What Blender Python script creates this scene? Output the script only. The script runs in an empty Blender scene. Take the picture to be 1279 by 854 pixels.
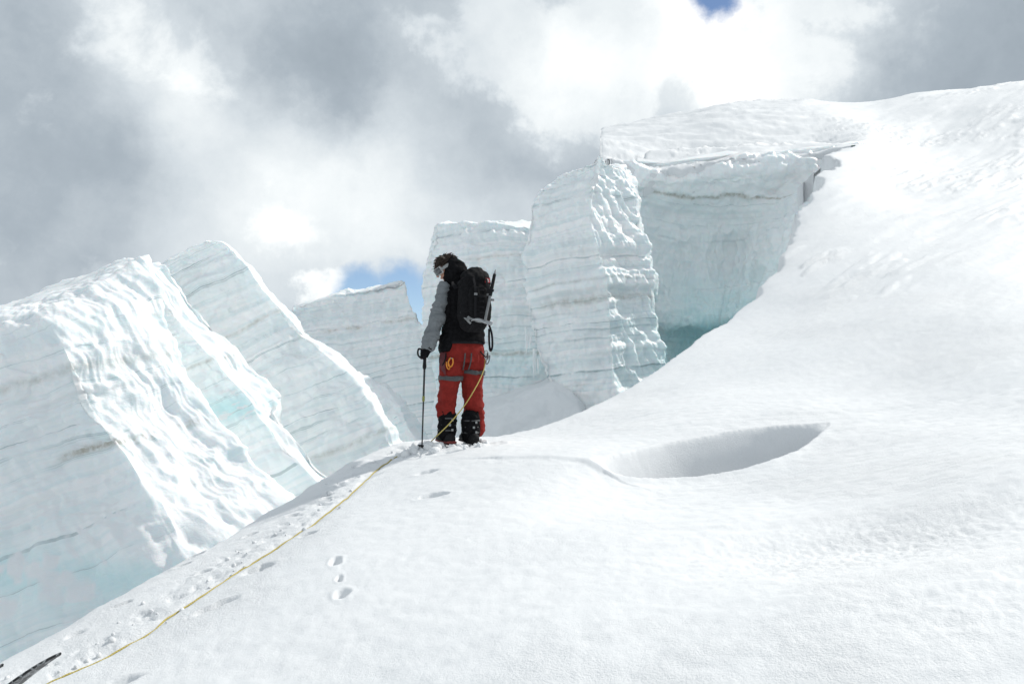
import bpy, bmesh, math, random
import numpy as np
from mathutils import Vector, Matrix

random.seed(7); RNG = np.random.default_rng(11)
SC = bpy.context.scene
COL = SC.collection
rad = math.radians

# ------------------------------------------------------------------ camera
FPX, CX, CY = 995.0, 639.5, 427.0            # 28 mm lens on a 36 mm sensor, in photo pixels
PITCH = math.atan(53/FPX)
CAMZ = 1.55
cam_d = bpy.data.cameras.new('camera'); cam = bpy.data.objects.new('camera', cam_d); COL.objects.link(cam)
cam_d.sensor_width = 36; cam_d.lens = 36*FPX/1279; cam_d.clip_start = .05; cam_d.clip_end = 6000
cam.location = (0, 0, CAMZ); cam.rotation_euler = (rad(90)+PITCH, 0, 0)
SC.camera = cam

def W(px, py, d):
    """point of the place seen at photo pixel (px,py), d metres ahead of the camera"""
    x, y = (px-CX)/FPX, (CY-py)/FPX
    cp, sp = math.cos(PITCH), math.sin(PITCH)
    fy, fz = cp - y*sp, sp + y*cp
    return np.array((x/fy*d, d, CAMZ + fz/fy*d))

# ------------------------------------------------------------------ sun and sky
SUN_AZ, SUN_EL = 58.0, 45.0                  # degrees right of straight ahead, above horizon
sun_dir = np.array((math.sin(rad(SUN_AZ))*math.cos(rad(SUN_EL)), math.cos(rad(SUN_AZ))*math.cos(rad(SUN_EL)), math.sin(rad(SUN_EL))))
sl = bpy.data.lights.new('sun', 'SUN'); so = bpy.data.objects.new('sun', sl); COL.objects.link(so)
sl.energy = 2.9; sl.angle = rad(1.2); sl.color = (1.0, .965, .91)
so.rotation_euler = Vector(sun_dir).to_track_quat('Z', 'Y').to_euler()
SC.view_settings.view_transform = 'Standard'; SC.view_settings.look = 'None'
SC.view_settings.gamma = 1; SC.view_settings.use_curve_mapping = False
SC.view_settings.exposure = 0.2
SC.cycles.max_bounces = 8; SC.cycles.diffuse_bounces = 5
SC.cycles.use_denoising = True

class NT:
    """small node helper"""
    def __init__(s, tree): s.t = tree; tree.nodes.clear()
    def n(s, typ, **kw):
        nd = s.t.nodes.new(typ)
        for k, v in kw.items():
            if k.startswith('i_'):
                key = k[2:]
                key = int(key) if key.isdigit() else key.replace('_', ' ')
                s.set(nd.inputs[key], v)
            else: setattr(nd, k, v)
        return nd
    def set(s, sock, v):
        if isinstance(v, bpy.types.NodeSocket): s.t.links.new(v, sock)
        elif isinstance(v, bpy.types.Node): s.t.links.new(v.outputs[0], sock)
        else: sock.default_value = v
    def m(s, op, a, b=0.0, c=0.0, clamp=False):
        nd = s.t.nodes.new('ShaderNodeMath'); nd.operation = op; nd.use_clamp = clamp
        s.set(nd.inputs[0], a); s.set(nd.inputs[1], b); s.set(nd.inputs[2], c); return nd.outputs[0]
    def v(s, op, a, b=(0,0,0), scale=None):
        nd = s.t.nodes.new('ShaderNodeVectorMath'); nd.operation = op
        s.set(nd.inputs[0], a); s.set(nd.inputs[1], b)
        if scale is not None: s.set(nd.inputs['Scale'], scale)
        return nd.outputs['Value'] if op in ('DISTANCE', 'DOT_PRODUCT', 'LENGTH') else nd.outputs[0]
    def noise(s, vec, scale, detail=4, rough=.55, dist=0.0, dim='3D', w=None):
        nd = s.t.nodes.new('ShaderNodeTexNoise'); nd.noise_dimensions = dim
        if dim == '1D': s.set(nd.inputs['W'], w)
        else: s.set(nd.inputs['Vector'], vec)
        nd.inputs['Scale'].default_value = scale; nd.inputs['Detail'].default_value = detail
        nd.inputs['Roughness'].default_value = rough; nd.inputs['Distortion'].default_value = dist
        return nd.outputs[0]
    def ramp(s, fac, stops, interp='LINEAR'):
        nd = s.t.nodes.new('ShaderNodeValToRGB'); s.set(nd.inputs[0], fac); cr = nd.color_ramp; cr.interpolation = interp
        while len(cr.elements) < len(stops): cr.elements.new(.5)
        for e, (p, c) in zip(cr.elements, stops):
            e.position = p; e.color = (*c, 1) if not isinstance(c, (int, float)) else (c, c, c, 1)
        return nd.outputs[0]
    def mix(s, fac, a, b):
        nd = s.t.nodes.new('ShaderNodeMix'); nd.data_type = 'RGBA'
        s.set(nd.inputs[0], fac)
        for k, v in ((6, a), (7, b)): s.set(nd.inputs[k], (*v, 1) if isinstance(v, tuple) and len(v) == 3 else v)
        return nd.outputs[2]
    def rng(s, v, a, b, c=0., d=1., smooth=False):
        nd = s.t.nodes.new('ShaderNodeMapRange'); nd.interpolation_type = 'SMOOTHSTEP' if smooth else 'LINEAR'
        s.set(nd.inputs[0], v)
        for k, x in zip((1, 2, 3, 4), (a, b, c, d)): nd.inputs[k].default_value = x
        return nd.outputs[0]

def make_world():
    w = bpy.data.worlds.new('World'); SC.world = w; w.use_nodes = True
    g = NT(w.node_tree)
    tc = g.n('ShaderNodeTexCoord'); d = g.v('NORMALIZE', tc.outputs['Generated'])
    sky = g.n('ShaderNodeTexSky', sky_type='NISHITA'); sky.sun_disc = False
    sky.sun_elevation = rad(SUN_EL); sky.sun_rotation = rad(SUN_AZ); sky.altitude = 2500; sky.air_density = 1.0; sky.dust_density = .6
    bg_sky = g.n('ShaderNodeBackground', i_Color=sky.outputs[0], i_Strength=.105)
    def dirp(px, py): p = W(px, py, 1.0) - np.array((0, 0, CAMZ)); return tuple(p/np.linalg.norm(p))
    # soft, warped direction: gives the cloud masses ragged billowing borders
    nz = g.n('ShaderNodeTexNoise'); g.set(nz.inputs['Vector'], d); nz.inputs['Scale'].default_value = 5.5; nz.inputs['Detail'].default_value = 7; nz.inputs['Roughness'].default_value = .62
    wv = g.v('SUBTRACT', nz.outputs['Color'], (.5, .5, .5)); dw = g.v('ADD', d, g.v('SCALE', wv, scale=.20))
    def blob(px, py, r, src=dw, r0=0.0):
        dist = g.v('DISTANCE', src, dirp(px, py)); return g.rng(dist, r*r0, r, 1, 0, True)
    # overcast brightness: base + broad noise + the cloud masses in view
    val = g.m('ADD', .435, g.m('MULTIPLY', g.m('SUBTRACT', g.noise(d, 2.6, 8, .58), .5), .75))
    val = g.m('ADD', val, g.m('MULTIPLY', g.m('SUBTRACT', g.noise(dw, 8, 8, .62), .5), .26))
    for px, py, r, a in CLOUDS:
        val = g.m('ADD', val, g.m('MULTIPLY', blob(px, py, r), a))
    # crisp billowing towers: blob fields cut by fine noise
    bil = g.m('ADD', g.m('MULTIPLY', g.m('SUBTRACT', g.noise(d, 6.5, 10, .60, .35), .5), 2.6), -.36)
    fld = None
    for px, py, r, wt in TOWERS:
        b = g.m('MULTIPLY', blob(px, py, r*1.6, dw), wt); fld = b if fld is None else g.m('MAXIMUM', fld, b)
    val = g.m('ADD', val, g.m('MULTIPLY', g.m('MULTIPLY', g.rng(fld, .02, .3, 0, 1, True), g.rng(g.m('ADD', fld, bil), -.05, .28, 0, 1, True)), .19))
    val = g.m('ADD', val, g.m('MULTIPLY', g.m('SUBTRACT', g.noise(d, 14, 8, .6, .3), .5), .10))
    colr = g.ramp(val, [(0.0, (.22, .265, .31)), (.3, (.37, .425, .475)), (.55, (.585, .64, .68)), (.8, (.80, .84, .855)), (1.0, (1.0, 1.0, 1.0))])
    bg_cl = g.n('ShaderNodeBackground', i_Color=colr, i_Strength=1.0)
    hole = None
    d2 = g.v('ADD', d, g.v('SCALE', wv, scale=.12))
    for px, py, r in HOLES:
        b = blob(px, py, r, d2, .5); hole = b if hole is None else g.m('MAXIMUM', hole, b)
    mx = g.n('ShaderNodeMixShader', i_0=hole); g.t.links.new(bg_cl.outputs[0], mx.inputs[1]); g.t.links.new(bg_sky.outputs[0], mx.inputs[2])
    out = g.n('ShaderNodeOutputWorld'); g.t.links.new(mx.outputs[0], out.inputs[0])
CLOUDS = [(390, 85, .16, -.24), (430, 110, .10, -.12), (60, 215, .20, -.13), (40, 365, .12, -.14), (0, 20, .2, -.04), (640, 170, .14, -.10),
          (1240, 70, .18, -.20), (1120, 90, .10, -.06), (200, 90, .14, .16), (210, 130, .07, .10), (350, 235, .22, .17), (470, 290, .22, .20), (350, 292, .07, .02),
          (620, 20, .16, .05), (690, 105, .10, .25), (830, 90, .20, .15), (800, 130, .10, .12), (990, 45, .14, .14), (1080, 45, .06, .10), (920, 110, .16, .12), (590, 260, .2, .12), (392, 366, .04, .3), (880, 40, .1, .2)]
TOWERS = [(225, 70, .10, .62), (150, 150, .10, .5), (690, 105, .075, 1.), (780, 75, .12, 1.), (880, 60, .12, 1.), (1000, 50, .10, .95), (350, 290, .05, .34), (392, 366, .035, .9), (620, 20, .1, .8), (20, 300, .05, .6), (120, 345, .06, .5)]
HOLES = [(893, -6, .045), (440, 372, .05), (490, 376, .055), (528, 392, .065), (535, 430, .06)]
make_world()

# ------------------------------------------------------------------ helpers
def tag(o, label=None, cat=None, group=None, kind=None):
    for k, v in (('label', label), ('category', cat), ('group', group), ('kind', kind)):
        if v: o[k] = v
    return o
def empty(name, loc):
    o = bpy.data.objects.new(name, None); o.location = loc; o.empty_display_size = .2; COL.objects.link(o); return o
def link(name, me, mat=None, parent=None, smooth=True):
    """mesh in world coordinates -> object; under a parent it is moved into that thing's own space"""
    o = bpy.data.objects.new(name, me); COL.objects.link(o)
    if mat and not me.materials: me.materials.append(mat)
    if smooth: me.polygons.foreach_set('use_smooth', np.ones(len(me.polygons), dtype=bool))
    if parent:
        root = parent
        while root.parent: root = root.parent
        me.transform(Matrix.Translation(-Vector(root.location))); o.parent = parent
    return o
def mesh_np(name, V, Q, T=None):
    me = bpy.data.meshes.new(name)
    V = np.ascontiguousarray(V, dtype=np.float32).reshape(-1, 3)
    Q = np.asarray(Q, dtype=np.int32).reshape(-1, 4); T = np.zeros((0, 3), np.int32) if T is None else np.asarray(T, np.int32).reshape(-1, 3)
    nq, nt = len(Q), len(T)
    me.vertices.add(len(V)); me.vertices.foreach_set('co', V.ravel())
    me.loops.add(nq*4+nt*3); me.loops.foreach_set('vertex_index', np.concatenate([Q.ravel(), T.ravel()]))
    me.polygons.add(nq+nt)
    me.polygons.foreach_set('loop_start', np.concatenate([np.arange(nq)*4, nq*4+np.arange(nt)*3]).astype(np.int32))
    me.polygons.foreach_set('loop_total', np.concatenate([np.full(nq, 4), np.full(nt, 3)]).astype(np.int32))
    me.update(calc_edges=True)
    return me
def vnormals(me):
    n = np.zeros(len(me.vertices)*3, np.float32); me.vertex_normals.foreach_get('vector', n); return n.reshape(-1, 3)
def vco(me):
    n = np.zeros(len(me.vertices)*3, np.float32); me.vertices.foreach_get('co', n); return n.reshape(-1, 3)
def set_co(me, V):
    me.vertices.foreach_set('co', np.ascontiguousarray(V, dtype=np.float32).ravel()); me.update()
def attr(me, name, vals):
    a = me.attributes.new(name, 'FLOAT', 'POINT'); a.data.foreach_set('value', np.ascontiguousarray(vals, dtype=np.float32))

# gradient noise ---------------------------------------------------
def _h(ix, iy, iz, s):
    h = (ix.astype(np.uint32)*np.uint32(73856093)) ^ (iy.astype(np.uint32)*np.uint32(19349663)) ^ (iz.astype(np.uint32)*np.uint32(83492791)) ^ np.uint32((s*2654435761) & 0xffffffff)
    h ^= h >> np.uint32(15); h *= np.uint32(2246822519); h ^= h >> np.uint32(13); h *= np.uint32(3266489917); h ^= h >> np.uint32(16)
    return h
_G = np.array([(1,1,0),(-1,1,0),(1,-1,0),(-1,-1,0),(1,0,1),(-1,0,1),(1,0,-1),(-1,0,-1),(0,1,1),(0,-1,1),(0,1,-1),(0,-1,-1),(1,1,0),(-1,1,0),(0,-1,1),(0,-1,-1)], np.float32)
def pn(P, seed=0):
    P = np.asarray(P, np.float32); f0 = np.floor(P); f = P-f0; i = f0.astype(np.int64)
    u = f*f*f*(f*(f*6-15)+10); r = 0
    for dx in (0, 1):
        wx = u[:, 0] if dx else 1-u[:, 0]
        for dy in (0, 1):
            wy = u[:, 1] if dy else 1-u[:, 1]
            for dz in (0, 1):
                wz = u[:, 2] if dz else 1-u[:, 2]
                g = _G[_h(i[:, 0]+dx, i[:, 1]+dy, i[:, 2]+dz, seed) & np.uint32(15)]
                r = r + wx*wy*wz*(g[:, 0]*(f[:, 0]-dx)+g[:, 1]*(f[:, 1]-dy)+g[:, 2]*(f[:, 2]-dz))
    return r
def fbm(P, octv=4, seed=0, gain=.5, ridge=False):
    a, r, P = 1.0, 0, np.asarray(P, np.float32)
    for k in range(octv):
        n = pn(P, seed+k*17); r = r + a*((1-2*np.abs(n))-.5 if ridge else n); a *= gain; P = P*2.03+11.3
    return r
def n1(s, seed=0):
    P = np.zeros((len(s), 3), np.float32); P[:, 0] = s; P[:, 1] = .37; P[:, 2] = .71
    return pn(P, seed)
def sstep(x, a, b):
    t = np.clip((x-a)/(b-a), 0, 1); return t*t*(3-2*t)

# ------------------------------------------------------------------ materials
def mat_base(name):
    m = bpy.data.materials.new(name); m.use_nodes = True; g = NT(m.node_tree)
    out = g.n('ShaderNodeOutputMaterial'); b = g.n('ShaderNodeBsdfPrincipled'); g.t.links.new(b.outputs[0], out.inputs[0]); return m, g, b
def bump(g, b, hs):
    prev = None
    for h, st, dist in hs:
        nd = g.n('ShaderNodeBump', i_Strength=st, i_Distance=dist); g.set(nd.inputs['Height'], h)
        if prev: g.t.links.new(prev.outputs[0], nd.inputs['Normal'])
        prev = nd
    g.t.links.new(prev.outputs[0], b.inputs['Normal'])

def snow_material():
    m, g, b = mat_base('snow'); tc = g.n('ShaderNodeTexCoord'); o = tc.outputs['Object']
    c = g.ramp(g.noise(o, .9, 5), [(.3, (.755, .77, .785)), (.7, (.80, .81, .82))])
    g.set(b.inputs['Base Color'], c); b.inputs['Roughness'].default_value = .62; b.inputs['Specular IOR Level'].default_value = .25
    patch = g.rng(g.noise(o, .55, 4, .6), .42, .68, .25, 1., True)
    grain = g.m('MULTIPLY', g.noise(o, 75, 4, .7), patch)
    bump(g, b, [(g.noise(o, 11, 4, .6), .18, .015), (grain, .75, .013), (g.noise(o, 260, 2, .6), .5, .003)])
    return m

def ice_material(name='glacier_ice', white=(.94, .948, .95), ice=(.79, .865, .88), cyan=(.50, .79, .82), lay=1.0, snowy=.55):
    m, g, b = mat_base(name); tc = g.n('ShaderNodeTexCoord'); o = tc.outputs['Object']
    s = g.n('ShaderNodeAttribute', attribute_name='strata').outputs['Fac']
    blue = g.n('ShaderNodeAttribute', attribute_name='blue').outputs['Fac']
    dirt = g.n('ShaderNodeAttribute', attribute_name='dirt').outputs['Fac']
    sw = g.m('ADD', s, g.m('MULTIPLY', g.m('SUBTRACT', g.noise(o, 1.3, 4), .5), .16))
    l1 = g.noise(None, 2.6, 5, .7, dim='1D', w=sw)
    l2 = g.noise(None, 11., 3, .6, dim='1D', w=sw)
    patch = g.noise(o, .8, 5, .6)
    f = g.m('ADD', g.m('MULTIPLY', g.m('SUBTRACT', l1, .5), 2.3*lay), g.m('MULTIPLY', g.m('SUBTRACT', l2, .5), 1.1*lay))
    f = g.m('MULTIPLY', f, g.rng(g.noise(o, .55, 4, .6), .35, .62, .35, 1.35))
    f = g.m('ADD', g.m('ADD', f, g.m('MULTIPLY', g.m('SUBTRACT', patch, .5), 1.1)), .5, clamp=True)
    c = g.mix(f, white, ice)
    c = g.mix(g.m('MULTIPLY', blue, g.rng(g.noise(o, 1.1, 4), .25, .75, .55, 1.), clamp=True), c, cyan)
    # thin grey silt seams
    seam = g.rng(g.noise(None, 5.3, 4, .75, dim='1D', w=g.m('ADD', sw, 31.7)), .60, .67, 0, 1, True)
    seam = g.m('MULTIPLY', seam, g.rng(g.noise(o, 1.6, 4), .36, .58, 0, .7*lay, True))
    c = g.mix(seam, c, (.40, .48, .50))
    dd = g.m('MULTIPLY', dirt, g.rng(g.noise(o, 7, 5, .7), .3, .7, .25, 1.0, True), clamp=True)
    c = g.mix(dd, c, (.37, .345, .28))
    # fresh snow lies on what faces up
    nz = g.n('ShaderNodeSeparateXYZ', i_0=g.n('ShaderNodeNewGeometry').outputs['Normal']).outputs[2]
    up = g.rng(g.m('ADD', nz, g.m('MULTIPLY', g.m('SUBTRACT', g.noise(o, 3, 4), .5), .5)), snowy-.15, snowy+.12, 0, 1, True)
    c = g.mix(up, c, (.85, .87, .88))
    g.set(b.inputs['Base Color'], c)
    g.set(b.inputs['Roughness'], g.rng(up, 0, 1, .38, .65)); b.inputs['Specular IOR Level'].default_value = .35
    b.inputs['Subsurface Weight'].default_value = .30; b.inputs['Subsurface Radius'].default_value = (.30, .62, .75); b.inputs['Subsurface Scale'].default_value = .35
    aniso = g.v('MULTIPLY', o, (1., 1., 2.4))
    bump(g, b, [(g.noise(o, 4., 5, .6), .12, .05), (g.m('ADD', l2, g.noise(aniso, 16, 5, .65)), .35, .02), (g.noise(o, 70, 3, .6), .3, .006)])
    return m

def plain(name, col, rough=.6, metal=0., var=.25, scale=25, bmp=.3, bdist=.004, spec=.4):
    m, g, b = mat_base(name); tc = g.n('ShaderNodeTexCoord'); o = tc.outputs['Object']
    n = g.noise(o, scale, 4, .6)
    lo = tuple(c*(1-var) for c in col); hi = tuple(min(1, c*(1+var)) for c in col)
    g.set(b.inputs['Base Color'], g.ramp(n, [(.3, lo), (.7, hi)])); b.inputs['Roughness'].default_value = rough
    b.inputs['Metallic'].default_value = metal; b.inputs['Specular IOR Level'].default_value = spec
    bump(g, b, [(g.noise(o, scale*3, 4), bmp, bdist)])
    return m
SNOW = snow_material()
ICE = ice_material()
ICE_FAR = ice_material('banded_ice', white=(.94, .946, .948), ice=(.77, .835, .85), lay=1.3, snowy=.6)
ICE_RAMP = ice_material('ledge_ice', white=(.90, .92, .925), ice=(.76, .85, .87), lay=.8, snowy=1.08)
ICE_BLUE = ice_material('hollow_ice', white=(.95, .957, .96), ice=(.88, .93, .942), cyan=(.62, .88, .90), lay=.65, snowy=.95)
def crom(R, m):
    """Catmull-Rom through rings R (L,K,3): m samples per interval"""
    L = len(R); out = []
    for i in range(L-1):
        p0, p1, p2, p3 = R[max(i-1, 0)], R[i], R[i+1], R[min(i+2, L-1)]
        for t in np.linspace(0, 1, m[i], endpoint=False):
            out.append(.5*((2*p1)+(-p0+p2)*t+(2*p0-5*p1+4*p2-p3)*t*t+(-p0+3*p1-3*p2+p3)*t**3))
    out.append(R[-1]); return np.array(out)
# ------------------------------------------------------------------ the snow slope
EDGE_L = [W(-420, 1130, 2.6), W(-150, 905, 3.7), W(0, 821, 4.4), W(125, 752, 4.95), W(250, 683, 5.65), W(375, 612, 6.6), W(440, 574, 7.3), W(500, 546, 8.0)]
EDGE_R = [W(545, 541, 8.4), W(620, 541, 8.4), W(660, 533, 8.7), W(700, 521, 9.1), W(750, 500, 9.8), W(800, 472, 10.6), W(850, 438, 11.7), W(900, 401, 13.0), W(940, 372, 14.0), W(970, 338, 15.2),
          W(990, 298, 16.8), W(1000, 268, 18.3), W(1022, 232, 20.2), W(1040, 206, 22.0), W(1036, 192, 23.8), W(1070, 181, 26.0)]
LIP = [W(1035, 186, 26.2), W(980, 194, 26.2), W(935, 199, 26.0), W(880, 206, 25.7), W(830, 212, 25.4), W(790, 208, 25.2), W(765, 200, 25.2), W(752, 192, 25.6), W(751, 176, 28.0), W(750, 163, 31.0)]
CTRL = EDGE_L + EDGE_R + LIP + [np.array(p, float) for p in [(0, 0, .05), (-2, -3, -.5), (3, -3, .5), (-3.2, 1.2, -.25), (3, .6, .55), (0, -12, -1), (9, -8, 2), (-6, -10, -2.5)]] + [
    W(0, 854, 3.95), W(320, 854, 3.35), W(640, 854, 2.9), W(960, 854, 2.6), W(1279, 854, 2.4), W(400, 700, 4.75), W(640, 700, 4.25), W(900, 700, 3.9), W(1279, 700, 3.25),
    W(575, 553, 7.35), W(480, 620, 6.0), W(640, 600, 5.9), W(760, 603, 6.05), W(900, 598, 6.15), W(1010, 558, 6.75), W(1279, 590, 4.6), W(740, 572, 6.45), W(900, 538, 7.2), W(1035, 528, 7.3),
    W(700, 545, 7.9), W(820, 510, 8.6), W(1150, 480, 8.2), W(1000, 440, 10.2), W(1279, 400, 9.2), W(1100, 350, 13.), W(1279, 260, 17.), W(1120, 240, 20.5), W(1180, 170, 29.),
    W(1600, 430, 7.5), W(1600, 200, 20), W(1279, 102, 40.), W(1150, 116, 40.), W(1000, 124, 39.), W(900, 132, 38.), W(830, 146, 36.), W(1000, 160, 31.), W(880, 172, 30.), W(1100, 150, 33.), W(1500, 70, 42.),
    W(1279, 102, 47.)-np.array((0, 0, .8)), W(1000, 124, 46.)-np.array((0, 0, .8)), W(830, 146, 43.)-np.array((0, 0, .8)), W(1279, 102, 64.)-np.array((0, 0, 5.)), W(1000, 124, 62.)-np.array((0, 0, 5.)), W(1550, 70, 65.)-np.array((0, 0, 6.)), W(800, 150, 60)-np.array((0, 0, 5.))]
CTRL = np.array(CTRL)
def _tps(d): return np.where(d > 0, d*d*np.log(np.maximum(d, 1e-9)), 0)
# work in log-polar-ish space so near detail and far slope both stay smooth
def _wp(xy): return xy/(1+.06*np.linalg.norm(xy, axis=-1, keepdims=True))
_q = _wp(CTRL[:, :2]); _n = len(_q)
_A = np.zeros((_n+3, _n+3)); _A[:_n, :_n] = _tps(np.linalg.norm(_q[:, None]-_q[None], axis=2)) + np.eye(_n)*.012
_A[:_n, _n] = 1; _A[:_n, _n+1:] = _q; _A[_n, :_n] = 1; _A[_n+1:, :_n] = _q.T
_w = np.linalg.solve(_A, np.concatenate([CTRL[:, 2], np.zeros(3)]))
def S0(xy):
    out = np.empty(len(xy))
    for a in range(0, len(xy), 60000):
        q = _wp(xy[a:a+60000]); K = _tps(np.sqrt(((q[:, None]-_q[None])**2).sum(2)))
        out[a:a+60000] = K@_w[:_n] + _w[_n] + q@_w[_n+1:]
    return out
LIPX = LIP+[np.array((5.2, 44, 13.))]
POLY = np.array([(-30, -60), (-12, -6)] + [tuple(p[:2]) for p in EDGE_L+EDGE_R+LIP] + [(5.2, 44), (9, 75), (20, 95), (100, 95), (100, -60)])
def seg_dist(xy, A, B):
    d = B-A; t = np.clip(((xy-A)@d)/max(d@d, 1e-9), 0, 1); return np.linalg.norm(xy-(A+t[:, None]*d), axis=1)
def sdist(xy, poly=POLY):
    """signed distance, positive outside"""
    dm = np.full(len(xy), 1e9); ins = np.zeros(len(xy), bool)
    for A, B in zip(poly, np.roll(poly, -1, 0)):
        dm = np.minimum(dm, seg_dist(xy, A, B))
        c = (A[1] > xy[:, 1]) != (B[1] > xy[:, 1])
        ins ^= c & (xy[:, 0] < (B[0]-A[0])*(xy[:, 1]-A[1])/((B[1]-A[1]) if B[1] != A[1] else 1e-9)+A[0])
    return np.where(ins, -dm, dm)
def hit(px, py):
    """where the view ray through a photo pixel meets the slope"""
    ds = np.linspace(1.5, 60, 6000); P = np.array([W(px, py, 1.0)]); o = np.array((0, 0, CAMZ)); r = P[0]-o
    pts = o+ds[:, None]*r; below = pts[:, 2] < S0(pts[:, :2]); k = int(np.argmax(below)); return pts[k]
def pline(xy, pts):
    """distance to a polyline, signed side (+ = left of it), and position along it 0..1"""
    pts = np.asarray(pts)[:, :2]; best = np.full(len(xy), 1e9); side = np.zeros(len(xy)); al = np.zeros(len(xy))
    L = np.concatenate([[0], np.cumsum(np.linalg.norm(np.diff(pts, axis=0), axis=1))])
    for k, (A, B) in enumerate(zip(pts[:-1], pts[1:])):
        d = B-A; ln = np.linalg.norm(d); t = np.clip(((xy-A)@d)/(ln*ln), 0, 1); e = xy-(A+t[:, None]*d); ds = np.linalg.norm(e, axis=1)
        m = ds < best; best = np.where(m, ds, best); cr = d[0]*(xy[:, 1]-A[1])-d[1]*(xy[:, 0]-A[0]); side = np.where(m, np.sign(cr), side); al = np.where(m, (L[k]+t*ln)/L[-1], al)
    return best, side, al

ROPE_PX = [(20, 866), (60, 850), (120, 823), (182, 790), (230, 757), (275, 727), (310, 704), (350, 680), (390, 655), (430, 625), (462, 594), (490, 573), (520, 560), (533, 552)]
ROPE_G = [hit(*p) for p in ROPE_PX]
FAR_RIM = [hit(*p) for p in [(700, 577), (738, 577), (780, 566), (830, 553), (890, 541), (960, 534), (1036, 531)]]
NEAR_RIM = [hit(*p) for p in [(738, 579), (765, 593), (800, 598), (860, 596), (930, 587), (985, 571), (1020, 548), (1036, 532)]]
FAR_RIM = list(crom(np.array(FAR_RIM)[:, None, :], [6]*(len(FAR_RIM)-1))[:, 0]); NEAR_RIM = list(crom(np.array(NEAR_RIM)[:, None, :], [6]*(len(NEAR_RIM)-1))[:, 0])
SCOOP = np.array([tuple(p[:2]) for p in FAR_RIM[6:]] + [tuple(p[:2]) for p in NEAR_RIM[::-1][1:-1]])
CRACK = [hit(*p) for p in [(628, 572), (680, 573), (725, 578), (752, 590)]]
STEP = [hit(*p) for p in [(1075, 181), (1020, 178), (960, 180), (900, 184), (850, 184), (800, 192), (772, 196), (755, 196)]]
# prints: (px, py, half length, half width, turn degrees, depth)
PRINTS = [(419, 703, .085, .034, 100, .06), (428, 744, .065, .040, 100, .05), (424, 724, .06, .018, 100, .03), (322, 712, .11, .05, 25, .05), (268, 758, .13, .045, 30, .045), (541, 615, .12, .05, 8, .055), (385, 668, .06, .03, 20, .03), (532, 590, .1, .035, 20, .04),
          (245, 690, .06, .03, 25, .04), (228, 704, .05, .03, 25, .04), (252, 715, .05, .03, 30, .03), (312, 668, .05, .03, 30, .035), (150, 755, .07, .025, 30, .04), (95, 792, .06, .025, 30, .03), (150, 853, .1, .05, 20, .05), (560, 565, .12, .05, 10, .03), (440, 600, .06, .03, 35, .03), (405, 625, .06, .035, 35, .03), (365, 645, .05, .03, 30, .03)]
PR = [(hit(a, b), l, w, rad(t), dp) for a, b, l, w, t, dp in PRINTS]
FEET = W(575, 550, 7.4)
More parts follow.
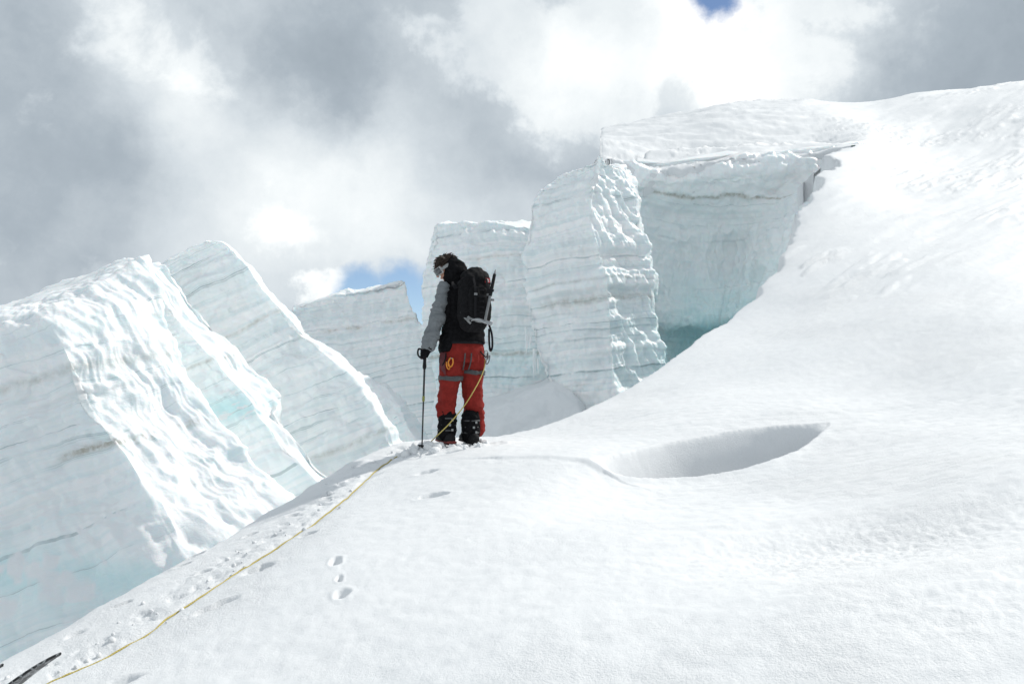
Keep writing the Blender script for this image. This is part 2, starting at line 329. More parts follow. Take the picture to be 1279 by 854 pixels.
def ground_z(xy, drop=True):
    z = S0(xy); P = np.column_stack([xy, np.zeros(len(xy))]); r = np.linalg.norm(xy, axis=1)
    sd = sdist(xy)
    far = sstep(r, 9, 24)
    # long wind swells and sastrugi running across the slope
    R = np.column_stack([xy@np.array((.82, .57)), xy@np.array((-.57, .82)), np.zeros(len(xy))])
    z = z + .05*fbm(P*.45, 2, 3)*(1-far) + .13*far*fbm(R*np.array((.14, .36, 1)), 3, 5)
    z = z + (.010+.016*far)*fbm(R*np.array((.7, 3.6, 1)), 4, 8) + .0045*fbm(P*9, 3, 21)
    cap = far*sstep(xy[:, 1], 22, 27)*sstep(-(xy[:, 0]-.36*xy[:, 1]), -4, 2)
    X = P*np.array((.35, 1.1, 1)); z = z + cap*(.11*fbm(X, 3, 31, ridge=True) + .035*fbm(X*3.1, 3, 37))
    wr = sstep(r, 7, 16)*sstep(fbm(P*.16, 2, 41), .02, .22)
    st_ = fbm(R*np.array((.35, 2.6, 1))+.3*fbm(P*.8, 2, 45)[:, None], 3, 47); z = z + wr*.055*sstep(st_, -.02, .20)*(1-sstep(st_, .2, .6))
    # rough granular patch at the lower right
    g = hit(1110, 660); gm = np.exp(-(((xy[:, 0]-g[0])/.9)**2+((xy[:, 1]-g[1])/.5)**2))
    z = z - .11*gm + .010*gm*fbm(P*24, 4, 51)
    g2 = hit(1210, 760); gm2 = np.exp(-(((xy[:, 0]-g2[0])/.6)**2+((xy[:, 1]-g2[1])/.4)**2)); z = z + .004*gm2*fbm(P*27, 4, 52)
    rm = sstep(xy[:, 0], .1, 1.4)*(1-sstep(r, 7, 12)); z = z + rm*(.009*fbm(P*np.array((.9, 4.2, 1)), 3, 55)+.0035*fbm(P*np.array((3, 11, 1)), 3, 57))
    # broad hollow rim swell running right from the scoop
    # wind scoop
    sc = sdist(xy, SCOOP); ins = sc < .25
    if ins.any():
        q = xy[ins]; df = pline(q, FAR_RIM)[0]; dn = pline(q, NEAR_RIM)[0]; t = df/(df+dn+1e-6); s = sc[ins]
        wdt = np.clip((df+dn)/.38, 0, 1.1)
        prof = (.03*sstep(df, 0, .05)+.80*sstep(df, .0, .30)**1.1 + .08*np.minimum(t, .6))*np.minimum(wdt, 1)*sstep(dn, 0, .18)
        dz = np.where(s < 0, -prof, .012*np.exp(-(s/.06)**2)); z[ins] += dz
    dC, sC, _ = pline(xy, CRACK); z = z + np.where(dC < .9, .018*sstep(dC*np.where(sC > 0, 1, -1), -.04, .04)*np.exp(-(np.maximum(dC*np.where(sC>0,1,-1),0)/.22)), 0)
    dS, sS, aS = pline(xy, STEP)
    sj = np.where(sS > 0, 1, -1)*dS + .45*fbm(P*.9, 3, 61)
    z = z - .75*np.exp(-(np.maximum(-sj*-1, 0)/3.))*0
    stepm = (1-sstep(sj, -.12, .12))*np.exp(-np.maximum(-sj, 0)/3.2)*sstep(dS, 7, 1)*sstep(aS, 0, .2); z = z - np.where(cap > .05, .65*stepm*sstep(cap, .05, .5), 0)
    # trodden strip along the rope, boot prints
    near = r < 11
    q = xy[near]; dr, sr, ar = pline(q, ROPE_G); Pq = P[near]
    tread = np.exp(-(((dr*np.where(sr > 0, 1, -1))-.17)/.17)**2)
    cl = fbm(Pq*7.5, 3, 71); dzq = -.016*tread*sstep(cl, .16, .36) + .008*tread*sstep(-cl, .2, .45) - .016*np.exp(-(dr/.03)**2)
    for p, l, w, t, dp in PR:
        e = q-p[:2]; u = e@np.array((math.cos(t), math.sin(t))); v = e@np.array((-math.sin(t), math.cos(t)))
        k = np.sqrt((u/l)**2+(v/w)**2)*(1+.35*fbm(Pq*16, 2, 75)) if (np.abs(e).max(1) < .5).any() else np.full(len(q), 9.)
        dzq = dzq - dp*(1-sstep(k, .55, 1.0)) + .005*np.exp(-((k-1.25)/.3)**2)
    e = q-FEET[:2]; k = np.sqrt((e[:, 0]/.34)**2+(e[:, 1]/.25)**2)
    dzq = dzq - .03*np.exp(-k**2)*1. + .035*np.exp(-((k-1.15)/.3)**2)*np.clip(fbm(Pq*6, 3, 79)+.3, 0, 1)
    z[near] += dzq
    if drop:
        lipd = pline(xy, LIPX)[0] < 1.6
        s = np.maximum(sd + np.where(lipd, .10, .4)*far*fbm(P*.9, 3, 91) + .02*fbm(P*5, 3, 93) + np.where(lipd, 0, .10)*far*fbm(P*3.2, 3, 95), -.6)
        lp = far; s0 = .05
        z = z - .30*np.exp(-np.maximum(-s, 0)/.10)*.10
        o = np.maximum(s, 0); z = z - np.where(lipd, .9*o, (1.2+4.*far)*o+(9+6*far)*o*o)
    return z, sd
def build_ground():
    rr = np.concatenate([np.geomspace(.35, 2.1, 40, endpoint=False), np.geomspace(2.1, 5.4, 200, endpoint=False), np.geomspace(5.4, 8.6, 250, endpoint=False), np.geomspace(8.6, 50, 330, endpoint=False), np.geomspace(50, 96, 24)])
    th = np.concatenate([np.linspace(-180, -60, 40, endpoint=False), np.linspace(-60, -35.5, 60, endpoint=False), np.linspace(-35.5, 35.5, 620, endpoint=False), np.linspace(35.5, 60, 60, endpoint=False), np.linspace(60, 180, 40, endpoint=False)])
    T, Rr = np.meshgrid(np.radians(th), rr)
    xy = np.column_stack([(np.sin(T)*Rr).ravel(), (np.cos(T)*Rr).ravel()])
    sd0 = sdist(xy); keep0 = (sd0 < 1.1)
    # at the overhanging lip the sheet ends in a clean edge: pull outside points back onto it
    lipn = pline(xy, LIPX)[0] < 1.3; sn = lipn & (sd0 > .02+.22*sstep(xy[:, 0], 3.6, 4.6)*fbm(np.column_stack([xy, np.zeros(len(xy))])*.8, 3, 97)) & keep0; q = xy[sn]; e = .02
    gx = np.column_stack([sdist(q+(e, 0))-sdist(q-(e, 0)), sdist(q+(0, e))-sdist(q-(0, e))])/(2*e); gx /= np.linalg.norm(gx, axis=1)[:, None]+1e-6
    Pq = np.column_stack([q, np.zeros(len(q))]); xy[sn] = q-gx*(sd0[sn]-.02-.22*sstep(q[:, 0], 3.6, 4.6)*fbm(Pq*.8, 3, 97))[:, None]
    z = np.full(len(xy), -5.0); z[keep0] = ground_z(xy[keep0])[0]
    nR, nT = Rr.shape; idx = np.arange(nR*nT).reshape(nR, nT)
    a = idx[:-1]; b = idx[1:]; Q = np.stack([a, np.roll(a, -1, 1), np.roll(b, -1, 1), b], 2).reshape(-1, 4)[:, ::-1]
    Q = Q[keep0[Q].all(1) & ~sn[Q].all(1)]
    # centre fan under the camera
    c = nR*nT; V = np.vstack([np.column_stack([xy, z]), [0, 0, float(ground_z(np.array([[0., 0.]]))[0][0])]])
    T3 = np.stack([idx[0], np.roll(idx[0], -1), np.full(nT, c)], 1)[:, ::-1]
    used = np.zeros(len(V), bool); used[Q.ravel()] = True; used[T3.ravel()] = True; mp = np.cumsum(used)-1
    # the lip has thickness: fold its free edge down and back under
    E = np.sort(np.stack([Q, np.roll(Q, -1, 1)], 2).reshape(-1, 2), 1); E = E[E[:, 0] != E[:, 1]]
    key = E[:, 0].astype(np.int64)*len(V)+E[:, 1]; k_, c_ = np.unique(key, return_counts=True); k_ = k_[c_ == 1]; E = np.stack([k_//len(V), k_ % len(V)], 1)
    near = pline(V[:, :2], LIPX)[0] < .7; E = E[near[E].all(1)]; vv = np.unique(E); m2 = np.full(len(V), -1); n0 = len(V)
    lv = V[vv].copy(); prev = vv
    for dz, inn in ((.10, -.05), (.28, .02), (.62, .30)):
        L_ = lv.copy(); L_[:, 2] -= dz*(1+.5*fbm(np.column_stack([lv[:, :2]*1.1, np.zeros(len(lv))]), 2, 99)); L_[:, 1] += inn
        new = len(V)+np.arange(len(vv)); V = np.vstack([V, L_]); mA = {a: b for a, b in zip(vv, prev)}; mB = {a: b for a, b in zip(vv, new)}
        Q = np.vstack([Q, np.array([(mA[a], mA[b], mB[b], mB[a]) for a, b in E])]); prev = new
    used = np.concatenate([used, np.ones(len(V)-len(used), bool)]); mp = np.cumsum(used)-1
    me = mesh_np('snow_slope', V[used], mp[Q], mp[T3])
    o = link('snow_slope', me, SNOW); tag(o, kind='structure', label='smooth white snow slope rising to the right behind the climber'); return o
build_ground()
def gz(x, y): return float(ground_z(np.array([[x, y]]))[0][0])

# lower glacier floor far below the crevasses, out to the horizon
def build_floor():
    rr = np.concatenate([[.01], np.geomspace(4, 4000, 60)]); th = np.radians(np.linspace(0, 360, 96, endpoint=False)); T, R = np.meshgrid(th, rr)
    P = np.column_stack([(np.sin(T)*R).ravel(), (np.cos(T)*R).ravel(), np.zeros(T.size)])
    z = -7.5 + .8*fbm(P*.08, 3, 5) - 60*sstep(R.ravel(), 60, 900)
    idx = np.arange(T.size).reshape(T.shape); a, b = idx[:-1], idx[1:]
    Q = np.stack([a, b, np.roll(b, -1, 1), np.roll(a, -1, 1)], 2).reshape(-1, 4)[:, ::-1]
    P[:, 2] = z; o = link('glacier_floor', mesh_np('glacier_floor', P, Q), SNOW); tag(o, kind='structure')
build_floor()

# ------------------------------------------------------------------ seracs
def serac(name, rings, segs, levs, tilt, seed, mat, label, cat='serac', group=None, big=.22, bigs=.45, led=.07, flute=.0, fl_dir=(1, 0, 0), fl_axis=(0, 0, 1), fine=.03, rnd=2,
          dirt=(), blue=None, cap=14, ledh=.30, kind=None, extra=None, parent=None, capz=0.0, wave=.03, spall=.035):
    R = np.array([[p if len(p) == 3 and isinstance(p, np.ndarray) else W(*p) for p in r] for r in rings], float)
    G = crom(R, levs); K = G.shape[1]; cols = []
    for k in range(K):
        a, b = G[:, k], G[:, (k+1) % K]
        for t in np.linspace(0, 1, segs[k], endpoint=False): cols.append(a*(1-t)+b*t)
    G = np.stack(cols, 1); M, N, _ = G.shape
    for _ in range(rnd):                              # round the corners a little
        G = .25*np.roll(G, 1, 1)+.5*G+.25*np.roll(G, -1, 1)
    top = G[-1]; cen = top.mean(0); cen[2] += capz
    rows = [G.reshape(-1, 3)]
    ts = np.linspace(1, 0, cap+1)[1:-1]
    for t in ts: rows.append(cen+(top-cen)*t+np.array((0, 0, capz*(1-t*t)*0)))
    V = np.vstack(rows+[cen[None], G[0].mean(0)[None]])
    MM = M+len(ts); idx = np.arange(MM*N).reshape(MM, N); a, b = idx[:-1], idx[1:]
    Q = np.stack([a, np.roll(a, -1, 1), np.roll(b, -1, 1), b], 2).reshape(-1, 4)
    ci = MM*N; T = np.vstack([np.stack([idx[-1], np.roll(idx[-1], -1), np.full(N, ci)], 1), np.stack([np.roll(idx[0], -1), idx[0], np.full(N, ci+1)], 1)])
    me = mesh_np(name, V, Q, T); n = vnormals(me)
    if V.shape[0] and ((n[:M*N]*(G.reshape(-1, 3)-G.reshape(-1, 3).mean(0))).sum(1).mean() < 0):
        Q, T = Q[:, ::-1], T[:, ::-1]; bpy.data.meshes.remove(me); me = mesh_np(name, V, Q, T); n = vnormals(me)
    V = V.astype(np.float32)
    sn = np.array(tilt, float); sn /= np.linalg.norm(sn)
    s = V@sn + .10*fbm(V*.35, 3, seed+3) + .03*fbm(V*1.4, 2, seed+4)
    steep = 1-np.clip(n[:, 2], 0, 1)**2
    ax = np.array(fl_axis, float); ax /= np.linalg.norm(ax)
    d = big*1.25*fbm(V*bigs, 3, seed) + .28*big*fbm(V*bigs*3, 3, seed+31, ridge=True)
    def steps(s, h, sd_):
        k = np.floor(s/h); f = s/h-k; v0 = n1(k*1.77+.5, sd_)*1.7; v1 = n1((k+1)*1.77+.5, sd_)*1.7; return v0+(v1-v0)*sstep(f, .72, 1.0)
    lm = sstep(fbm(V*.5, 3, seed+41), -.35, .25)*.8+.2
    d = d + led*steep*lm*(steps(s, ledh, seed+5) + .5*steps(s+.07*fbm(V*1.1, 2, seed+6), ledh*.31, seed+7))
    if flute:
        fd = np.array(fl_dir, float); fd /= np.linalg.norm(fd); mk = sstep(n@fd, .25, .7)
        Vp = V-np.outer(V@ax, ax)*.90
        Vw = Vp*2.0 + .28*np.column_stack([fbm(V*1.3, 2, seed+61), fbm(V*1.3, 2, seed+62), fbm(V*1.3, 2, seed+63)])
        d = d + flute*mk*(fbm(Vw, 3, seed+64, ridge=True) + .5*fbm(Vw*2.3+7, 3, seed+65)); fine = fine*(1-.62*mk)
    pv = np.outer(V@sn, sn); mkw = mk if flute else 0
    pv = np.outer(V@sn, sn); sp = fbm((V-pv)*.55+pv*1.5, 3, seed+81)
    d = d - spall*steep*(1-.7*mkw)*(sstep(sp, .10, .135)+.7*sstep(sp, -.16, -.13))
    d = d + wave*steep*(1-.85*mkw)*fbm((V-pv)*1.1+pv*4.2, 4, seed+55)
    d = d + fine*fbm(V*4.5, 4, seed+9) + fine*.8*fbm(V*1.9, 3, seed+10, ridge=True)
    if extra is not None: d = d + extra(V, n, s)
    V = V+n*d[:, None]
    set_co(me, V)
    attr(me, 'strata', s); dz = np.zeros(len(V))
    for p0, wdt, amt in dirt:
        # p0 = a pixel the seam passes through
        c = float(W(*p0)@sn); dz = np.maximum(dz, amt*np.exp(-((s-c)/wdt)**2)*sstep(fbm(V*.6, 2, seed+77), -.5, -.1))
    attr(me, 'dirt', dz*(steep > .2)); attr(me, 'blue', np.clip(blue(V, n), 0, 1) if blue else np.zeros(len(V)))
    o = link(name, me, mat, parent)
    tag(o, label, cat, group, kind); return o
GRP = 'leaning ice seracs beyond the crevasse'
def near_px(V, px, py, d, r, amt=1.):
    c = W(px, py, d); return amt*np.exp(-(((V-c)/np.array(r))**2).sum(1))
TL = (-.36, .10, .93)       # strata normal of the tilted left blocks
# A: the big front-left block
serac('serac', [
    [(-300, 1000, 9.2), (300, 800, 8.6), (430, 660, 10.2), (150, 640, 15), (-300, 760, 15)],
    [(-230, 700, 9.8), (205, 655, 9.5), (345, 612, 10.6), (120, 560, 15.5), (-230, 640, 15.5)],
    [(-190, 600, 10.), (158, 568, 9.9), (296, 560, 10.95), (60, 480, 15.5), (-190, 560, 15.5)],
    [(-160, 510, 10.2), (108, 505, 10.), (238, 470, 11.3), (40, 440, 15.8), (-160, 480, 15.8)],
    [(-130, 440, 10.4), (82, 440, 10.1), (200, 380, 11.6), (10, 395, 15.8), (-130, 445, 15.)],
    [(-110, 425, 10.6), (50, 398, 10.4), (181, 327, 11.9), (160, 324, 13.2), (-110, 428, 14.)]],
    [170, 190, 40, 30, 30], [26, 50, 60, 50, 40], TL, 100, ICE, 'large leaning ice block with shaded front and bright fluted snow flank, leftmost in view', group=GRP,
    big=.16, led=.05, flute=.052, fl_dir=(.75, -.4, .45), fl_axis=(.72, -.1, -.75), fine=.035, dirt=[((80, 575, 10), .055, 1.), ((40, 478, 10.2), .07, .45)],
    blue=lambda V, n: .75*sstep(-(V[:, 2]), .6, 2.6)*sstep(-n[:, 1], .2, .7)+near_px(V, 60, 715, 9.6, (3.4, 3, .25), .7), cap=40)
# A2: second fin, a shaded panel with a bright edge
serac('serac', [
    [(150, 800, 11.8), (480, 700, 11.6), (492, 664, 12.1), (200, 620, 16)],
    [(150, 640, 12.4), (356, 560, 12.3), (370, 546, 12.65), (200, 540, 16)],
    [(140, 520, 12.9), (305, 494, 12.8), (348, 492, 13.4), (190, 460, 16)],
    [(130, 420, 13.1), (255, 436, 13.), (292, 428, 13.6), (160, 400, 16)],
    [(125, 380, 13.3), (212, 384, 13.3), (244, 378, 13.8), (150, 360, 16)],
    [(120, 352, 13.6), (186, 340, 13.6), (206, 331, 13.9), (140, 342, 15.5)]],
    [130, 70, 30, 30], [16, 36, 46, 40, 30], TL, 150, ICE, 'narrow ice fin with grey front panel and thin sunlit edge, behind the leftmost block', group=GRP,
    big=.12, led=.05, flute=.07, fl_dir=(.9, 0, .45), fl_axis=(.72, -.1, -.75), dirt=[((255, 450, 13), .03, .55)],
    blue=lambda V, n: near_px(V, 285, 510, 12.7, (.7, 1., .22), .9)+.35*sstep(-V[:, 2], .4, 1.8), cap=12)
# A3: tall pointed slab
serac('serac', [
    [(150, 760, 15), (560, 700, 14), (600, 660, 14.6), (200, 660, 19)],
    [(155, 620, 15.5), (488, 556, 15), (500, 546, 15.4), (200, 600, 19)],
    [(165, 520, 15.8), (436, 474, 15.6), (446, 470, 16.05), (200, 500, 19)],
    [(176, 430, 16), (376, 412, 16), (388, 410, 16.45), (200, 430, 19)],
    [(186, 370, 16), (330, 362, 16), (341, 364, 16.45), (200, 370, 19)],
    [(194, 338, 16), (286, 312, 16), (299, 316, 16.45), (206, 335, 18.6)],
    [(202, 327, 16.1), (256, 301, 16), (262, 300, 16.4), (208, 327, 17.8)]],
    [190, 36, 30, 30], [14, 44, 44, 40, 36, 26], (-.40, .10, .91), 200, ICE_FAR, 'tall pointed ice slab with slanting grey bands, peak nearest the left clouds', group=GRP,
    big=.13, led=.055, flute=.05, fl_dir=(.9, 0, .45), fl_axis=(.72, -.1, -.75), dirt=[((330, 395, 16), .035, .5), ((400, 575, 15.4), .06, .5)],
    blue=lambda V, n: .25*sstep(-V[:, 2], 0, 2)+0*n[:, 0], cap=14)
# B4: far banded block
serac('serac', [
    [(320, 700, 24.5), (580, 660, 24), (600, 640, 30), (330, 660, 31)],
    [(340, 470, 25.6), (558, 455, 25.2), (548, 450, 29), (340, 470, 30)],
    [(352, 425, 25.8), (532, 415, 25.7), (522, 412, 29), (352, 420, 29.5)],
    [(360, 398, 26), (514, 382, 26), (504, 380, 28.6), (360, 396, 29)],
    [(364, 384, 26), (507, 350, 26.1), (500, 352, 27.6), (368, 383, 28.4)]],
    [170, 40, 30, 24], [16, 40, 36, 26], (-.16, .05, .98), 300, ICE_FAR, 'low distant banded ice block with sloping flat top, left of the climber against blue sky', group=GRP,
    big=.14, led=.11, ledh=.42, fine=.05, cap=12, dirt=[((420, 412, 25.8), .05, .6)])
serac('serac', [
    [(400, 640, 18), (560, 620, 17), (575, 590, 20), (430, 600, 21)],
    [(420, 520, 18.6), (512, 535, 18), (520, 525, 19.5), (440, 500, 20.5)],
    [(430, 480, 19), (500, 508, 18.6), (506, 502, 19.6), (446, 474, 20)],
    [(436, 464, 19.4), (482, 484, 19.2), (488, 484, 19.8), (446, 464, 19.9)]],
    [70, 20, 14, 16], [12, 36, 16], (-.5, .1, .85), 330, ICE, 'small broken ice wedge between the pointed slab and the climber', group=GRP, big=.12, led=.05, cap=8,
    blue=lambda V, n: .2+0*V[:, 0])
# B: far banded wall behind the climber
serac('serac', [
    [(520, 700, 23.5), (590, 700, 22.6), (720, 680, 22), (760, 640, 30), (540, 640, 31)],
    [(545, 500, 24), (596, 520, 23.2), (700, 500, 22.8), (720, 480, 30), (560, 480, 31)],
    [(531, 420, 24.4), (590, 420, 23.6), (690, 420, 23.2), (710, 420, 30), (545, 420, 31)],
    [(531, 340, 24.6), (586, 345, 23.9), (680, 345, 23.5), (700, 345, 29), (545, 340, 30)],
    [(538, 298, 24.6), (582, 302, 24), (672, 302, 23.7), (690, 300, 28), (548, 300, 29)],
    [(545, 281, 24.8), (580, 277, 24.4), (668, 283, 24), (680, 282, 27), (552, 281, 28)]],
    [60, 110, 30, 30, 30], [20, 46, 46, 30, 18], (-.03, .04, 1), 360, ICE_FAR, 'distant wall of horizontally banded ice rising behind the backpack', group=GRP, big=.16, led=.11, ledh=.46, fine=.05, cap=12,
    dirt=[((640, 440, 23), .07, .75), ((620, 318, 23.8), .04, .5)], blue=lambda V, n: .35*np.exp(-((V[:, 2]-W(600, 450, 23)[2])/.8)**2))
# snow bank in the shade between B and C
serac('snow_bank', [
    [(540, 700, 17), (770, 660, 17.5), (800, 620, 24), (560, 600, 25)],
    [(560, 600, 17.8), (740, 560, 18.4), (760, 530, 23.), (575, 530, 24)],
    [(585, 550, 18.6), (722, 500, 19.4), (740, 486, 23.), (590, 505, 23.6)],
    [(600, 525, 19.6), (706, 466, 20.2), (716, 458, 22.6), (602, 498, 23.2)]],
    [90, 24, 50, 24], [14, 30, 26], (0, 0, 1), 400, SNOW, 'smooth shaded snow bank in the gap right of the legs', 'snow bank', big=.12, bigs=.5, led=0, fine=.015, cap=30, rnd=5)
# C: the tall banded column
def flutes_c(V, n, s):
    return .0*s
serac('serac', [
    [(715, 680, 19.6), (778, 690, 19), (870, 620, 20.6), (866, 600, 25.5), (740, 620, 25)],
    [(698, 525, 19.9), (768, 512, 19.4), (838, 484, 20.7), (832, 480, 25.5), (715, 520, 25)],
    [(671, 445, 20.2), (764, 440, 19.6), (828, 430, 20.8), (823, 424, 25.5), (690, 440, 25)],
    [(660, 390, 20.4), (761, 385, 19.7), (818, 375, 20.8), (813, 370, 25.5), (680, 390, 25)],
    [(657, 330, 20.5), (752, 330, 19.8), (810, 322, 20.9), (805, 318, 25.5), (675, 330, 25)],
    [(660, 282, 20.7), (738, 285, 20.), (801, 270, 21.1), (797, 268, 25.5), (680, 280, 25)],
    [(666, 248, 20.9), (741, 235, 20.1), (792, 238, 21.4), (788, 234, 25), (690, 250, 24)],
    [(690, 224, 21.3), (751, 193, 20.3), (778, 212, 21.6), (776, 211, 24), (705, 226, 23)]],
    [150, 120, 30, 30, 30], [14, 40, 36, 36, 36, 30, 34], (-.10, .05, 1), 450, ICE_FAR, 'tall banded ice column with sharp ragged edge, between the climber and the hollow', group=GRP, big=.15, bigs=.5, led=.10, ledh=.48,
    flute=.085, fl_dir=(.75, -.6, .1), fl_axis=(.45, .3, -1), fine=.045, cap=12, dirt=[((700, 376, 20), .10, .55), ((700, 352, 20), .04, .4), ((720, 480, 19.8), .03, .4)],
    blue=lambda V, n: .35*sstep(n[:, 0], .3, .8)*sstep(-(V[:, 2]-CAMZ), -3.2, .2)+near_px(V, 815, 450, 21.8, (1.4, 1.2, .9), .3))
# D: the shaded hollow wall
def hol(V, n, s):
    ln = np.array(W(930, 244, 26)); return (.17*fbm(V*np.array((1.0, 1.0, .42)), 2, 523)+.10*fbm(V*np.array((2.3, 2.3, .9)), 3, 525, ridge=True))*sstep(ln[2]-V[:, 2], .2, 1.5)+.16*fbm(V*np.array((.9, .9, 1.6)), 3, 527)*sstep(V[:, 2]-ln[2], -.1, .4)
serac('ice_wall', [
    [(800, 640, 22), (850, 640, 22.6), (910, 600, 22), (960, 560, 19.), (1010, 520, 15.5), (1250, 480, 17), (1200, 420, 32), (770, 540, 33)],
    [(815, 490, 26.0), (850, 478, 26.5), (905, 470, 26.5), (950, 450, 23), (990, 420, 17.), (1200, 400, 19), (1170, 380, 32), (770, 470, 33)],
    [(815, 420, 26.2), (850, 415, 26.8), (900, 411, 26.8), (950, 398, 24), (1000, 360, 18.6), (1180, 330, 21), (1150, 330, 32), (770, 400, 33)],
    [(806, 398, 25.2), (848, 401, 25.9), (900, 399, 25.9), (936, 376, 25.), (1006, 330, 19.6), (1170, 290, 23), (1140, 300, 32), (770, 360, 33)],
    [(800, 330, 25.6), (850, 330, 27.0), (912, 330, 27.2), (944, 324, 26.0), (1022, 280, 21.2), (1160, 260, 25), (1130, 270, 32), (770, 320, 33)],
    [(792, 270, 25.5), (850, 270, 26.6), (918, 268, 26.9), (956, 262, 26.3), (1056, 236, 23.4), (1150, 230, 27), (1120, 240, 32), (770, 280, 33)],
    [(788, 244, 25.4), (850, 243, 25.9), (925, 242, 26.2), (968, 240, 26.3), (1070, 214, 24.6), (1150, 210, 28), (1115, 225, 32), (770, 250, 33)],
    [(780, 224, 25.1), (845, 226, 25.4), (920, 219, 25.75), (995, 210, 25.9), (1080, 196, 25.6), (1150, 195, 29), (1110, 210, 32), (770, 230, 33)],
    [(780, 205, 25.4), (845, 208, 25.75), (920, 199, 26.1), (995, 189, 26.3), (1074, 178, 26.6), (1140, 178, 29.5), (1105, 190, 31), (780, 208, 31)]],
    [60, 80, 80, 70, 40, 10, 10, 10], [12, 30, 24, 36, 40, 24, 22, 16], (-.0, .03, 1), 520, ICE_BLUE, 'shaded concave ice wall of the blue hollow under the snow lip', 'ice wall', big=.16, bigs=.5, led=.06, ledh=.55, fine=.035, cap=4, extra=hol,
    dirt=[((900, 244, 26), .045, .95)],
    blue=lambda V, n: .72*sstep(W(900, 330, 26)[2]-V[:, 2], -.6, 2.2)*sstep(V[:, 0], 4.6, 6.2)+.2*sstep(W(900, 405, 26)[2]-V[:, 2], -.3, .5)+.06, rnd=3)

col_o = next(o for o in COL.objects if o.get('label', '').startswith('tall banded ice column'))
for k, (ix, iy, L_) in enumerate(((657, 412, .62), (659, 416, .40), (662, 421, .3), (667, 440, .75), (669, 444, .5), (672, 450, .35), (748, 198, .22))):
    a = W(ix, iy, 19.9); V = []; F = []; n = 8; rr_ = random.Random(k)
    for i, t in enumerate((-.12, .0, .2, .45, .7, .9, 1.)):
        w_ = .034*(1-max(t, 0))**.8*(1+.15*math.sin(9*t+k))+.002
        for j in range(n): V.append(a+np.array((w_*math.cos(j*.785)+.012*math.sin(3*t+k), w_*math.sin(j*.785), -L_*t)))
    for i in range(6):
        for j in range(n): F.append((i*n+j, i*n+(j+1) % n, (i+1)*n+(j+1) % n, (i+1)*n+j))
    me = mesh_np('icicle', np.array(V), np.array(F)[:, ::-1]); o = link('icicle', me, ICE_FAR, col_o)
